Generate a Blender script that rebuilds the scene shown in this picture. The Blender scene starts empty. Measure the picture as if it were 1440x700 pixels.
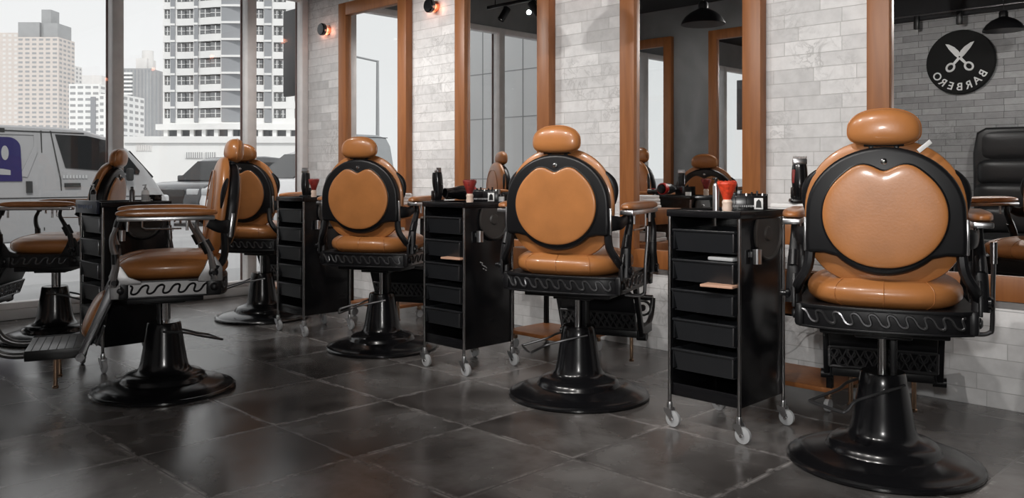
import bpy, bmesh, math, random
from mathutils import Vector, Matrix
PI = math.pi
R = math.radians
random.seed(7)
SC = bpy.context.scene
COL = SC.collection
H45 = math.sqrt(0.5)
FPX = 1200.0
YH = 247.0

def PX(px, t, z=None):
    """ground position seen at image column px at depth t (camera stands at the origin, looks to -X+Y)"""
    r = (px - 720) / FPX
    return (-H45 * (1 - r) * t, H45 * (1 + r) * t)

def ZZ(py, t):
    return 1.0 + (YH - py) / FPX * t

# ------------------------------------------------------------------ materials
def new_mat(name):
    m = bpy.data.materials.new(name)
    m.use_nodes = True
    nt = m.node_tree
    b = nt.nodes['Principled BSDF']
    return m, nt, b

def N(nt, typ, **kw):
    n = nt.nodes.new(typ)
    for k, v in kw.items():
        setattr(n, k, v)
    return n

def L(nt, a, ao, b, bi):
    nt.links.new(a.outputs[ao], b.inputs[bi])

def simple(name, col, rough=0.5, metal=0.0, spec=0.5, coat=0.0, var=0.06, scale=12.0, bump=0.0, emis=None, estr=0.0):
    """principled with a slight procedural variation"""
    m, nt, b = new_mat(name)
    tc = N(nt, 'ShaderNodeTexCoord')
    no = N(nt, 'ShaderNodeTexNoise')
    no.inputs['Scale'].default_value = scale
    no.inputs['Detail'].default_value = 4
    L(nt, tc, 'Object', no, 'Vector')
    rp = N(nt, 'ShaderNodeValToRGB')
    c = Vector(col[:3])
    lo, hi = c * (1 - var), c * (1 + var)
    rp.color_ramp.elements[0].position = 0.3
    rp.color_ramp.elements[1].position = 0.7
    rp.color_ramp.elements[0].color = (lo[0], lo[1], lo[2], 1)
    rp.color_ramp.elements[1].color = (min(hi[0], 1), min(hi[1], 1), min(hi[2], 1), 1)
    L(nt, no, 'Fac', rp, 'Fac')
    L(nt, rp, 'Color', b, 'Base Color')
    b.inputs['Roughness'].default_value = rough
    b.inputs['Metallic'].default_value = metal
    b.inputs['Specular IOR Level'].default_value = spec
    b.inputs['Coat Weight'].default_value = coat
    b.inputs['Coat Roughness'].default_value = 0.12
    if bump:
        bp = N(nt, 'ShaderNodeBump')
        bp.inputs['Strength'].default_value = bump
        bp.inputs['Distance'].default_value = 0.002
        n2 = N(nt, 'ShaderNodeTexNoise')
        n2.inputs['Scale'].default_value = scale * 14
        L(nt, tc, 'Object', n2, 'Vector')
        L(nt, n2, 'Fac', bp, 'Height')
        L(nt, bp, 'Normal', b, 'Normal')
    if emis:
        b.inputs['Emission Color'].default_value = (*emis, 1)
        b.inputs['Emission Strength'].default_value = estr
    return m

M = {}
M['leather'] = simple('tan_leather', (0.40, 0.158, 0.048), 0.36, coat=0.22, var=0.12, scale=9, bump=0.12)
M['leather_arm'] = simple('brown_leather', (0.36, 0.14, 0.045), 0.3, coat=0.3, var=0.15, scale=14, bump=0.1)
M['black'] = simple('black_enamel', (0.006, 0.006, 0.007), 0.22, spec=0.45, coat=0.15)
M['shell'] = simple('black_satin', (0.006, 0.006, 0.007), 0.38, spec=0.35)
M['plastic'] = simple('black_plastic', (0.006, 0.006, 0.007), 0.24, spec=0.4)
M['panel'] = simple('black_panel', (0.006, 0.006, 0.007), 0.2, spec=0.4)
M['steel'] = simple('brushed_steel', (0.55, 0.55, 0.56), 0.28, metal=1.0)
M['chrome'] = simple('chrome', (0.75, 0.74, 0.74), 0.1, metal=1.0, var=0.02)
M['gun'] = simple('gunmetal', (0.16, 0.16, 0.165), 0.3, metal=0.9)
M['plate'] = simple('cast_aluminium', (0.27, 0.265, 0.265), 0.36, metal=0.8, bump=0.1)
M['brass'] = simple('brass', (0.55, 0.36, 0.24), 0.25, metal=1.0)
M['white'] = simple('white_cloth', (0.78, 0.78, 0.78), 0.85, bump=0.3)
M['clear'] = simple('clear_plastic', (0.42, 0.43, 0.44), 0.12, coat=0.5)
M['red'] = simple('red_bristle', (0.62, 0.05, 0.015), 0.55, var=0.35, scale=60)
M['darkred'] = simple('dark_red_bristle', (0.22, 0.018, 0.014), 0.55, var=0.35, scale=60)
M['redplastic'] = simple('red_plastic', (0.5, 0.02, 0.015), 0.3)
M['birch'] = simple('birch_handle', (0.72, 0.56, 0.46), 0.4)
M['tanwood'] = simple('pale_board', (0.55, 0.33, 0.23), 0.5)
M['frame_alu'] = simple('window_aluminium', (0.80, 0.775, 0.765), 0.45)
M['frame_brown'] = simple('window_gasket', (0.20, 0.13, 0.12), 0.5)
M['ceiling'] = simple('dark_ceiling', (0.02, 0.02, 0.022), 0.8)
M['bleather'] = simple('black_leather', (0.012, 0.012, 0.013), 0.4, bump=0.2)
M['tyre'] = simple('tyre_rubber', (0.02, 0.02, 0.02), 0.8)
M['carwhite'] = simple('white_car_paint', (0.62, 0.62, 0.63), 0.25, coat=0.6, var=0.02)
M['cardark'] = simple('dark_car_paint', (0.035, 0.038, 0.042), 0.25, coat=0.7)
M['vanpaint'] = simple('shaded_white_van_paint', (0.29, 0.29, 0.295), 0.3, coat=0.5, var=0.02)  # white paint greyed, so the shade on the van sits in its colour
M['cargrey'] = simple('grey_car_paint', (0.30, 0.31, 0.32), 0.3, coat=0.5, var=0.02)
M['carglass'] = simple('tinted_car_glass', (0.012, 0.013, 0.014), 0.08, spec=0.3)
M['blue'] = simple('deep_blue_vinyl', (0.012, 0.009, 0.075), 0.4)
M['cream'] = simple('shirt_white', (0.8, 0.8, 0.8), 0.5)
M['bwhite'] = simple('white_render', (0.80, 0.80, 0.79), 0.8, var=0.03, scale=0.4)
M['bbeige'] = simple('beige_render', (0.64, 0.585, 0.55), 0.8, var=0.04, scale=0.3)
M['bgrey'] = simple('grey_cladding', (0.36, 0.365, 0.37), 0.6, var=0.05, scale=0.3)
M['bpale'] = simple('pale_render', (0.70, 0.685, 0.67), 0.8, var=0.04, scale=0.3)
M['bglass'] = simple('hazed_facade_glass', (0.30, 0.31, 0.325), 0.4, spec=0.4)  # grey lifted to put distance haze into the glass colour
M['bdark'] = simple('hazed_dark_facade_glass', (0.17, 0.175, 0.18), 0.4)  # darker panes, likewise lifted for painted haze
M['copper'] = simple('copper_rim', (0.75, 0.32, 0.2), 0.3, metal=1.0)
M['glow'] = simple('lamp_glow', (0.9, 0.5, 0.35), 0.5, emis=(1.0, 0.42, 0.26), estr=1.6)
M['bulb'] = simple('lamp_bulb', (0.9, 0.9, 0.9), 0.5, emis=(1.0, 0.95, 0.88), estr=2.2)
M['signwhite'] = simple('sign_white', (0.75, 0.75, 0.75), 0.6)
M['signblack'] = simple('sign_black', (0.006, 0.006, 0.006), 0.7, spec=0.2)
M['cable'] = simple('black_cable', (0.01, 0.01, 0.01), 0.5)
M['concreteblock'] = simple('shade_mass', (0.4, 0.4, 0.4), 0.8)  # for the unseen mass added to shade the street

def wood_mat():
    m, nt, b = new_mat('oak_wood')
    tc = N(nt, 'ShaderNodeTexCoord')
    mp = N(nt, 'ShaderNodeMapping')
    mp.inputs['Scale'].default_value = (9, 9, 0.9)
    L(nt, tc, 'Object', mp, 'Vector')
    no = N(nt, 'ShaderNodeTexNoise')
    no.inputs['Scale'].default_value = 3.2
    no.inputs['Detail'].default_value = 7
    no.inputs['Distortion'].default_value = 0.8
    L(nt, mp, 'Vector', no, 'Vector')
    rp = N(nt, 'ShaderNodeValToRGB')
    e = rp.color_ramp.elements
    e[0].position, e[1].position = 0.3, 0.72
    e[0].color = (0.235, 0.082, 0.023, 1)
    e[1].color = (0.325, 0.122, 0.036, 1)
    L(nt, no, 'Fac', rp, 'Fac')
    L(nt, rp, 'Color', b, 'Base Color')
    b.inputs['Roughness'].default_value = 0.42
    return m
M['wood'] = wood_mat()

def brick_mat(name, lo, hi, mortar, vein, bw=0.30, bh=0.07, bumpd=0.012, msize=0.0018):
    """split-face stone veneer in thin courses, wall lies in the XZ plane"""
    m, nt, b = new_mat(name)
    tc = N(nt, 'ShaderNodeTexCoord')
    sp = N(nt, 'ShaderNodeSeparateXYZ')
    cb = N(nt, 'ShaderNodeCombineXYZ')
    L(nt, tc, 'Object', sp, 'Vector')
    L(nt, sp, 'X', cb, 'X'); L(nt, sp, 'Z', cb, 'Y')
    br = N(nt, 'ShaderNodeTexBrick')
    br.offset = 0.37; br.offset_frequency = 2; br.squash = 0.72; br.squash_frequency = 3
    br.inputs['Color1'].default_value = (0, 0, 0, 1)
    br.inputs['Color2'].default_value = (1, 1, 1, 1)
    br.inputs['Mortar'].default_value = (0.5, 0.5, 0.5, 1)
    br.inputs['Scale'].default_value = 1.0
    br.inputs['Mortar Size'].default_value = msize
    br.inputs['Mortar Smooth'].default_value = 0.3
    br.inputs['Brick Width'].default_value = bw
    br.inputs['Row Height'].default_value = bh
    L(nt, cb, 'Vector', br, 'Vector')
    rp = N(nt, 'ShaderNodeValToRGB')
    rp.color_ramp.elements[0].color = (*lo, 1)
    rp.color_ramp.elements[1].color = (*hi, 1)
    L(nt, br, 'Color', rp, 'Fac')
    # veins and clouds
    n1 = N(nt, 'ShaderNodeTexNoise'); n1.inputs['Scale'].default_value = 9; n1.inputs['Detail'].default_value = 8
    n1.inputs['Roughness'].default_value = 0.65; n1.inputs['Distortion'].default_value = 1.2
    L(nt, tc, 'Object', n1, 'Vector')
    r1 = N(nt, 'ShaderNodeValToRGB')
    r1.color_ramp.elements[0].position = 0.455; r1.color_ramp.elements[1].position = 0.545
    r1.color_ramp.elements[0].color = (0, 0, 0, 1); r1.color_ramp.elements[1].color = (0, 0, 0, 1)
    e = r1.color_ramp.elements.new(0.50); e.color = (1, 1, 1, 1)
    L(nt, n1, 'Fac', r1, 'Fac')
    n3 = N(nt, 'ShaderNodeTexNoise'); n3.inputs['Scale'].default_value = 2.6; n3.inputs['Detail'].default_value = 3
    L(nt, tc, 'Object', n3, 'Vector')
    r3 = N(nt, 'ShaderNodeValToRGB')
    r3.color_ramp.elements[0].position = 0.52; r3.color_ramp.elements[1].position = 0.72
    L(nt, n3, 'Fac', r3, 'Fac')
    mu = N(nt, 'ShaderNodeMath', operation='MULTIPLY')
    L(nt, r1, 'Color', mu, 0); L(nt, r3, 'Color', mu, 1)
    mu2 = N(nt, 'ShaderNodeMath', operation='MULTIPLY'); mu2.inputs[1].default_value = 0.5
    L(nt, mu, 'Value', mu2, 0)
    mx = N(nt, 'ShaderNodeMix', data_type='RGBA')
    mx.inputs['B'].default_value = (*vein, 1)
    L(nt, mu2, 'Value', mx, 'Factor'); L(nt, rp, 'Color', mx, 'A')
    n4 = N(nt, 'ShaderNodeTexNoise'); n4.inputs['Scale'].default_value = 22; n4.inputs['Detail'].default_value = 6
    L(nt, tc, 'Object', n4, 'Vector')
    mr = N(nt, 'ShaderNodeMapRange'); mr.inputs['To Min'].default_value = 0.80; mr.inputs['To Max'].default_value = 1.18
    L(nt, n4, 'Fac', mr, 'Value')
    mm = N(nt, 'ShaderNodeMix', data_type='RGBA', blend_type='MULTIPLY'); mm.inputs['Factor'].default_value = 1
    L(nt, mx, 'Result', mm, 'A'); L(nt, mr, 'Result', mm, 'B')
    mo = N(nt, 'ShaderNodeMix', data_type='RGBA')
    mo.inputs['B'].default_value = (*mortar, 1)
    L(nt, br, 'Fac', mo, 'Factor'); L(nt, mm, 'Result', mo, 'A')
    L(nt, mo, 'Result', b, 'Base Color')
    b.inputs['Roughness'].default_value = 0.7
    # height: each stone stands out by its own amount
    s1 = N(nt, 'ShaderNodeMath', operation='MULTIPLY'); s1.inputs[1].default_value = 0.5
    L(nt, br, 'Color', s1, 0)
    s2 = N(nt, 'ShaderNodeMath', operation='SUBTRACT'); L(nt, s1, 'Value', s2, 0); L(nt, br, 'Fac', s2, 1)
    s3 = N(nt, 'ShaderNodeMath', operation='MULTIPLY_ADD'); s3.inputs[1].default_value = 0.45
    L(nt, n4, 'Fac', s3, 0); L(nt, s2, 'Value', s3, 2)
    bp = N(nt, 'ShaderNodeBump'); bp.inputs['Strength'].default_value = 0.6; bp.inputs['Distance'].default_value = bumpd
    L(nt, s3, 'Value', bp, 'Height'); L(nt, bp, 'Normal', b, 'Normal')
    return m
M['stone'] = brick_mat('white_split_face_stone', (0.57, 0.57, 0.572), (0.75, 0.75, 0.752), (0.49, 0.49, 0.49), (0.21, 0.21, 0.21))
M['stone_dimmed'] = brick_mat('dimmed_split_face_stone', (0.26, 0.26, 0.265), (0.38, 0.38, 0.385), (0.08, 0.08, 0.08), (0.08, 0.08, 0.08), bw=0.24, bh=0.058)  # same stone greyed, painting in the poor light on that wall

def floor_mat():
    m, nt, b = new_mat('slate_tiles')
    T = 0.555
    tc = N(nt, 'ShaderNodeTexCoord')
    mp = N(nt, 'ShaderNodeMapping')
    TY = 0.540
    mp.inputs['Location'].default_value = (2.535 + 20 * T, -2.285 + 20 * TY, 0)
    L(nt, tc, 'Object', mp, 'Vector')
    br = N(nt, 'ShaderNodeTexBrick')
    br.offset = 0.0; br.squash = 1.0
    br.inputs['Color1'].default_value = (0, 0, 0, 1); br.inputs['Color2'].default_value = (1, 1, 1, 1)
    br.inputs['Scale'].default_value = 1
    br.inputs['Mortar Size'].default_value = 0.0042
    br.inputs['Mortar Smooth'].default_value = 0.4
    br.inputs['Brick Width'].default_value = T; br.inputs['Row Height'].default_value = TY
    L(nt, mp, 'Vector', br, 'Vector')
    # a wider band along the joints, for the pale worn edges
    bw = N(nt, 'ShaderNodeTexBrick')
    bw.offset = 0.0; bw.squash = 1.0
    bw.inputs['Scale'].default_value = 1
    bw.inputs['Mortar Size'].default_value = 0.024
    bw.inputs['Mortar Smooth'].default_value = 1.0
    bw.inputs['Brick Width'].default_value = T; bw.inputs['Row Height'].default_value = TY
    L(nt, mp, 'Vector', bw, 'Vector')
    # shift the cloud pattern per tile
    va = N(nt, 'ShaderNodeVectorMath', operation='MULTIPLY_ADD')
    va.inputs[1].default_value = (7.3, 5.1, 3.7)
    L(nt, br, 'Color', va, 0); L(nt, tc, 'Object', va, 2)
    n1 = N(nt, 'ShaderNodeTexNoise'); n1.inputs['Scale'].default_value = 2.2; n1.inputs['Detail'].default_value = 6
    n1.inputs['Roughness'].default_value = 0.55; n1.inputs['Distortion'].default_value = 0.25
    L(nt, va, 'Vector', n1, 'Vector')
    r1 = N(nt, 'ShaderNodeValToRGB')
    e = r1.color_ramp.elements
    e[0].position = 0.25; e[0].color = (0.020, 0.016, 0.015, 1)
    e[1].position = 0.80; e[1].color = (0.29, 0.282, 0.277, 1)
    k = e.new(0.5); k.color = (0.102, 0.094, 0.090, 1)
    L(nt, n1, 'Fac', r1, 'Fac')
    # scratches
    n2 = N(nt, 'ShaderNodeTexNoise'); n2.inputs['Scale'].default_value = 5; n2.inputs['Detail'].default_value = 7
    n2.inputs['Distortion'].default_value = 0.8; n2.inputs['Roughness'].default_value = 0.7
    L(nt, va, 'Vector', n2, 'Vector')
    r2 = N(nt, 'ShaderNodeValToRGB')
    r2.color_ramp.elements[0].position = 0.49; r2.color_ramp.elements[1].position = 0.60
    L(nt, n2, 'Fac', r2, 'Fac')
    ed = N(nt, 'ShaderNodeMath', operation='MULTIPLY'); L(nt, bw, 'Fac', ed, 0); L(nt, r2, 'Color', ed, 1)
    tv = N(nt, 'ShaderNodeMapRange'); tv.inputs['To Min'].default_value = 0.62; tv.inputs['To Max'].default_value = 1.35
    L(nt, br, 'Color', tv, 'Value')
    tm = N(nt, 'ShaderNodeMix', data_type='RGBA', blend_type='MULTIPLY'); tm.inputs['Factor'].default_value = 1
    L(nt, r1, 'Color', tm, 'A'); L(nt, tv, 'Result', tm, 'B')
    mx = N(nt, 'ShaderNodeMix', data_type='RGBA'); mx.inputs['B'].default_value = (0.40, 0.38, 0.37, 1)
    L(nt, ed, 'Value', mx, 'Factor'); L(nt, tm, 'Result', mx, 'A')
    mo = N(nt, 'ShaderNodeMix', data_type='RGBA'); mo.inputs['B'].default_value = (0.16, 0.152, 0.148, 1)
    L(nt, br, 'Fac', mo, 'Factor'); L(nt, mx, 'Result', mo, 'A')
    L(nt, mo, 'Result', b, 'Base Color')
    mr = N(nt, 'ShaderNodeMapRange'); mr.inputs['To Min'].default_value = 0.15; mr.inputs['To Max'].default_value = 0.31
    mr.inputs['From Min'].default_value = 0.25; mr.inputs['From Max'].default_value = 0.75
    b.inputs['Specular IOR Level'].default_value = 1.0
    L(nt, n1, 'Fac', mr, 'Value'); L(nt, mr, 'Result', b, 'Roughness')
    hs = N(nt, 'ShaderNodeMath', operation='MULTIPLY_ADD'); hs.inputs[1].default_value = -1.5
    L(nt, br, 'Fac', hs, 0); L(nt, n2, 'Fac', hs, 2)
    bp = N(nt, 'ShaderNodeBump'); bp.inputs['Strength'].default_value = 0.15; bp.inputs['Distance'].default_value = 0.004
    L(nt, hs, 'Value', bp, 'Height'); L(nt, bp, 'Normal', b, 'Normal')
    return m
M['floor'] = floor_mat()

def concrete_mat(name, lo, hi, rough=0.8, scale=1.6):
    m, nt, b = new_mat(name)
    tc = N(nt, 'ShaderNodeTexCoord')
    n1 = N(nt, 'ShaderNodeTexNoise'); n1.inputs['Scale'].default_value = scale; n1.inputs['Detail'].default_value = 9
    n1.inputs['Distortion'].default_value = 0.6
    L(nt, tc, 'Object', n1, 'Vector')
    r1 = N(nt, 'ShaderNodeValToRGB')
    r1.color_ramp.elements[0].position = 0.3; r1.color_ramp.elements[1].position = 0.7
    r1.color_ramp.elements[0].color = (*lo, 1); r1.color_ramp.elements[1].color = (*hi, 1)
    L(nt, n1, 'Fac', r1, 'Fac'); L(nt, r1, 'Color', b, 'Base Color')
    b.inputs['Roughness'].default_value = rough
    return m
M['concrete'] = concrete_mat('grey_polished_plaster', (0.16, 0.165, 0.17), (0.27, 0.275, 0.28))
M['pavement'] = concrete_mat('pale_pavement', (0.42, 0.42, 0.42), (0.58, 0.58, 0.58), scale=0.8)
M['asphalt'] = concrete_mat('pale_asphalt', (0.28, 0.28, 0.285), (0.38, 0.38, 0.385), scale=0.5)  # street ground in mottled light grey
M['cladding'] = concrete_mat('pale_metal_cladding', (0.74, 0.74, 0.74), (0.82, 0.82, 0.82), 0.4, 0.7)
M['marble'] = concrete_mat('pale_stone_kerb', (0.5, 0.5, 0.5), (0.66, 0.66, 0.66), 0.4, 3)

def mirror_mat():
    m, nt, b = new_mat('mirror_silver')
    b.inputs['Metallic'].default_value = 1
    b.inputs['Roughness'].default_value = 0.0
    b.inputs['Base Color'].default_value = (0.90, 0.91, 0.91, 1)
    return m
M['mirror'] = mirror_mat()

def glass_mat():
    m, nt, b = new_mat('window_glass')
    nt.nodes.remove(b)
    out = nt.nodes['Material Output']
    tr = N(nt, 'ShaderNodeBsdfTransparent'); tr.inputs['Color'].default_value = (0.96, 0.965, 0.965, 1)
    gl = N(nt, 'ShaderNodeBsdfGlossy'); gl.inputs['Roughness'].default_value = 0.0
    lw = N(nt, 'ShaderNodeLayerWeight'); lw.inputs['Blend'].default_value = 0.5
    pw = N(nt, 'ShaderNodeMath', operation='POWER'); pw.inputs[1].default_value = 4.5
    L(nt, lw, 'Facing', pw, 0)
    fr = N(nt, 'ShaderNodeMath', operation='MULTIPLY_ADD'); fr.inputs[1].default_value = 0.8; fr.inputs[2].default_value = 0.03
    L(nt, pw, 'Value', fr, 0)
    mx = N(nt, 'ShaderNodeMixShader')
    L(nt, fr, 'Value', mx, 0); L(nt, tr, 'BSDF', mx, 1); L(nt, gl, 'BSDF', mx, 2)
    L(nt, mx, 'Shader', out, 'Surface')
    return m
M['glass'] = glass_mat()

# ------------------------------------------------------------------ mesh helpers
class MB:
    def __init__(s):
        s.bm = bmesh.new()
    def merge(s, other):
        me = bpy.data.meshes.new('tmp'); other.to_mesh(me); other.free()
        s.bm.from_mesh(me); bpy.data.meshes.remove(me)
        return s
    def poly(s, verts, faces, mat=None):
        t = bmesh.new()
        vs = [t.verts.new(v) for v in verts]
        for f in faces:
            try: t.faces.new([vs[i] for i in f])
            except ValueError: pass
        if mat is not None: bmesh.ops.transform(t, matrix=mat, verts=t.verts)
        bmesh.ops.recalc_face_normals(t, faces=t.faces)
        return s.merge(t)
    def box(s, c, size, bev=0.0, seg=2, rot=None):
        t = bmesh.new()
        bmesh.ops.create_cube(t, size=1.0)
        bmesh.ops.scale(t, vec=size, verts=t.verts)
        if bev > 0:
            bmesh.ops.bevel(t, geom=list(t.edges), offset=min(bev, min(size) * 0.45), segments=seg, profile=0.5, affect='EDGES')
        if rot is not None: bmesh.ops.transform(t, matrix=rot.to_4x4(), verts=t.verts)
        bmesh.ops.translate(t, vec=c, verts=t.verts)
        return s.merge(t)
    def b2(s, a, b, bev=0.0, seg=2):
        a, b = Vector(a), Vector(b)
        return s.box((a + b) / 2, [abs(x) for x in (b - a)], bev, seg)
    def lathe(s, prof, c=(0, 0, 0), n=32, axis='z', rot=None):
        """prof: (r, z) pairs"""
        vs, fs = [], []
        for r, z in prof:
            for i in range(n):
                a = 2 * PI * i / n
                vs.append(Vector((r * math.cos(a), r * math.sin(a), z)))
        m = len(prof)
        for j in range(m - 1):
            for i in range(n):
                k = (i + 1) % n
                fs.append((j * n + i, j * n + k, (j + 1) * n + k, (j + 1) * n + i))
        if prof[0][0] > 1e-6: fs.append(tuple(range(n))[::-1])
        if prof[-1][0] > 1e-6: fs.append(tuple((m - 1) * n + i for i in range(n)))
        mt = Matrix.Identity(4)
        if axis == 'x': mt = Matrix.Rotation(PI / 2, 4, 'Y')
        elif axis == 'y': mt = Matrix.Rotation(-PI / 2, 4, 'X')
        if rot is not None: mt = rot.to_4x4() @ mt
        mt = Matrix.Translation(c) @ mt
        t = bmesh.new()
        bv = [t.verts.new(v) for v in vs]
        for f in fs:
            try: t.faces.new([bv[i] for i in f])
            except ValueError: pass
        bmesh.ops.remove_doubles(t, verts=t.verts, dist=1e-6)
        bmesh.ops.transform(t, matrix=mt, verts=t.verts)
        bmesh.ops.recalc_face_normals(t, faces=t.faces)
        return s.merge(t)
    def cyl(s, a, b, r, r2=None, n=14):
        a, b = Vector(a), Vector(b)
        d = b - a
        q = d.to_track_quat('Z', 'Y').to_matrix()
        r2 = r if r2 is None else r2
        return s.lathe([(r, 0), (r2, d.length)], a, n, rot=q)
    def tube(s, pts, r, n=8, closed=False, smooth=0, taper=None, flat=1.0):
        P = [Vector(p) for p in pts]
        if smooth: P = catmull(P, smooth, closed)
        t = bmesh.new()
        m = len(P)
        rings = []
        up = None
        for i, p in enumerate(P):
            if closed: d = P[(i + 1) % m] - P[i - 1]
            else: d = P[min(i + 1, m - 1)] - P[max(i - 1, 0)]
            d.normalize()
            if up is None:
                up = Vector((0, 0, 1)) if abs(d.z) < 0.9 else Vector((1, 0, 0))
            x = d.cross(up)
            if x.length < 1e-5: x = d.orthogonal()
            x.normalize(); y = x.cross(d); y.normalize(); up = y
            rr = r if taper is None else r * taper(i / (m - 1))
            rings.append([t.verts.new(p + (x * math.cos(2 * PI * k / n) * flat + y * math.sin(2 * PI * k / n)) * rr) for k in range(n)])
        for i in range(m if closed else m - 1):
            A, B = rings[i], rings[(i + 1) % m]
            for k in range(n):
                t.faces.new((A[k], A[(k + 1) % n], B[(k + 1) % n], B[k]))
        if not closed:
            t.faces.new(rings[0][::-1]); t.faces.new(rings[-1])
        bmesh.ops.recalc_face_normals(t, faces=t.faces)
        return s.merge(t)
    def prism(s, outline, d0, d1, plane='xz', bev=0.0, mat=None):
        """outline 2D; plane xz -> extruded in y, yz -> in x, xy -> in z"""
        def P(u, v, w):
            return {'xz': (u, w, v), 'yz': (w, u, v), 'xy': (u, v, w)}[plane]
        t = bmesh.new()
        A = [t.verts.new(P(u, v, d0)) for u, v in outline]
        B = [t.verts.new(P(u, v, d1)) for u, v in outline]
        n = len(outline)
        t.faces.new(A[::-1]); t.faces.new(B)
        for i in range(n):
            t.faces.new((A[i], A[(i + 1) % n], B[(i + 1) % n], B[i]))
        bmesh.ops.recalc_face_normals(t, faces=t.faces)
        if bev > 0:
            es = [e for e in t.edges if (e.verts[0] in A) == (e.verts[1] in A)]
            bmesh.ops.bevel(t, geom=es, offset=bev, segments=3, profile=0.5, affect='EDGES')
        if mat is not None: bmesh.ops.transform(t, matrix=mat, verts=t.verts)
        return s.merge(t)
    def pillow(s, outline, t0, t1, plane='xz', p=2.6, rings=9, w0=0.0, dome=0.0):
        """cushion: the outline is the widest line; t0 / t1 thickness on either side"""
        def P(u, v, w):
            return {'xz': (u, w, v), 'yz': (w, u, v), 'xy': (u, v, w)}[plane]
        n = len(outline)
        cu = sum(o[0] for o in outline) / n; cv = sum(o[1] for o in outline) / n
        vs, fs = [], []
        def ring(k, side):
            a = k / rings * PI / 2
            sc = math.cos(a) ** (2 / p); h = math.sin(a) ** (2 / p)
            T = t1 if side > 0 else -t0
            for u, v in outline:
                d = dome * (1 - sc * sc) * (1 if side > 0 else 0)
                vs.append(P(cu + (u - cu) * sc, cv + (v - cv) * sc, w0 + T * h + d))
        ring(0, 1)
        for k in range(1, rings): ring(k, 1)
        vs.append(P(cu, cv, w0 + t1 + dome)); top = len(vs) - 1
        for k in range(rings - 1):
            for i in range(n):
                j = (i + 1) % n
                fs.append((k * n + i, k * n + j, (k + 1) * n + j, (k + 1) * n + i))
        for i in range(n): fs.append(((rings - 1) * n + i, (rings - 1) * n + (i + 1) % n, top))
        b0 = len(vs)
        for k in range(1, rings): ring(k, -1)
        vs.append(P(cu, cv, w0 - t0)); bot = len(vs) - 1
        for i in range(n):
            j = (i + 1) % n
            fs.append((j, i, b0 + i, b0 + j))
        for k in range(rings - 2):
            for i in range(n):
                j = (i + 1) % n
                fs.append((b0 + k * n + j, b0 + k * n + i, b0 + (k + 1) * n + i, b0 + (k + 1) * n + j))
        for i in range(n): fs.append((b0 + (rings - 2) * n + (i + 1) % n, b0 + (rings - 2) * n + i, bot))
        return s.poly(vs, fs)
    def build(s, name, mat, parent=None, loc=None, angle=38):
        me = bpy.data.meshes.new(name)
        s.bm.to_mesh(me); s.bm.free()
        me.materials.append(mat)
        for p in me.polygons: p.use_smooth = True
        me.set_sharp_from_angle(angle=R(angle))
        o = bpy.data.objects.new(name, me)
        COL.objects.link(o)
        if parent: o.parent = parent
        if loc: o.location = loc
        return o

def catmull(P, k, closed=False):
    out = []
    n = len(P)
    seg = n if closed else n - 1
    for i in range(seg):
        p0 = P[i - 1] if (closed or i > 0) else P[0]
        p1 = P[i]; p2 = P[(i + 1) % n]
        p3 = P[(i + 2) % n] if (closed or i + 2 < n) else P[-1]
        for j in range(k):
            t = j / k
            out.append(0.5 * ((2 * p1) + (-p0 + p2) * t + (2 * p0 - 5 * p1 + 4 * p2 - p3) * t * t + (-p0 + 3 * p1 - 3 * p2 + p3) * t ** 3))
    if not closed: out.append(P[-1])
    return out

def sup(a, b, p, n=48, cx=0, cy=0):
    o = []
    for i in range(n):
        t = 2 * PI * i / n
        c, s_ = math.cos(t), math.sin(t)
        o.append((cx + a * math.copysign(abs(c) ** (2 / p), c), cy + b * math.copysign(abs(s_) ** (2 / p), s_)))
    return o

def empty(name, loc=(0, 0, 0), rz=0.0, label=None, cat=None, group=None):
    o = bpy.data.objects.new(name, None)
    o.empty_display_size = 0.1
    o.location = loc; o.rotation_euler = (0, 0, rz)
    COL.objects.link(o)
    if label: tag(o, label, cat, group)
    return o

def tag(o, label, cat, group=None, kind=None):
    o['label'] = label; o['category'] = cat
    if group: o['group'] = group
    if kind: o['kind'] = kind
    return o

def struct(o, label=None):
    o['kind'] = 'structure'
    return o

def copy_tree(o, parent=None):
    c = o.copy(); COL.objects.link(c)
    c.parent = parent
    for ch in list(CH.get(o.name, [])) or [x for x in COL.objects if x.parent == o]:
        copy_tree(ch, c)
    return c
CH = {}
def kids(o): return [x for x in COL.objects if x.parent == o]
def kid(o, name):
    for x in kids(o):
        if x.name.split('.')[0] == name: return x

# ------------------------------------------------------------------ the room
WY = 4.07      # mirror wall
WX = -6.67     # window wall
OY = -0.30     # wall behind the camera
EX = 2.2       # end wall
CZ = 2.95      # ceiling
struct(MB().b2((WX - 0.12, OY - 0.25, -0.12), (EX + 0.2, WY + 0.25, 0.0)).build('floor', M['floor']))
struct(MB().b2((WX - 0.12, OY - 0.25, CZ), (EX + 0.2, WY + 0.25, CZ + 0.2)).build('ceiling', M['ceiling']))
struct(MB().b2((WX - 0.12, WY, 0), (EX + 0.2, WY + 0.25, CZ)).build('wall_back', M['stone']))
struct(MB().b2((WX - 0.12, OY - 0.25, 0), (-3.72, OY, CZ)).build('wall_front_left', M['concrete']))
struct(MB().b2((-3.72, OY - 0.25, 0), (EX + 0.2, OY, CZ)).build('wall_front', M['stone_dimmed']))
struct(MB().b2((EX, OY, 0), (EX + 0.2, WY, CZ)).build('wall_right', M['concrete']))
struct(MB().b2((-3.3, OY, 2.46), (EX, OY + 0.05, 2.95)).b2((-3.3, OY, 2.45), (EX, OY + 0.08, 2.50), 0.006).build('trim_ceiling_beam', M['ceiling']))

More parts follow.
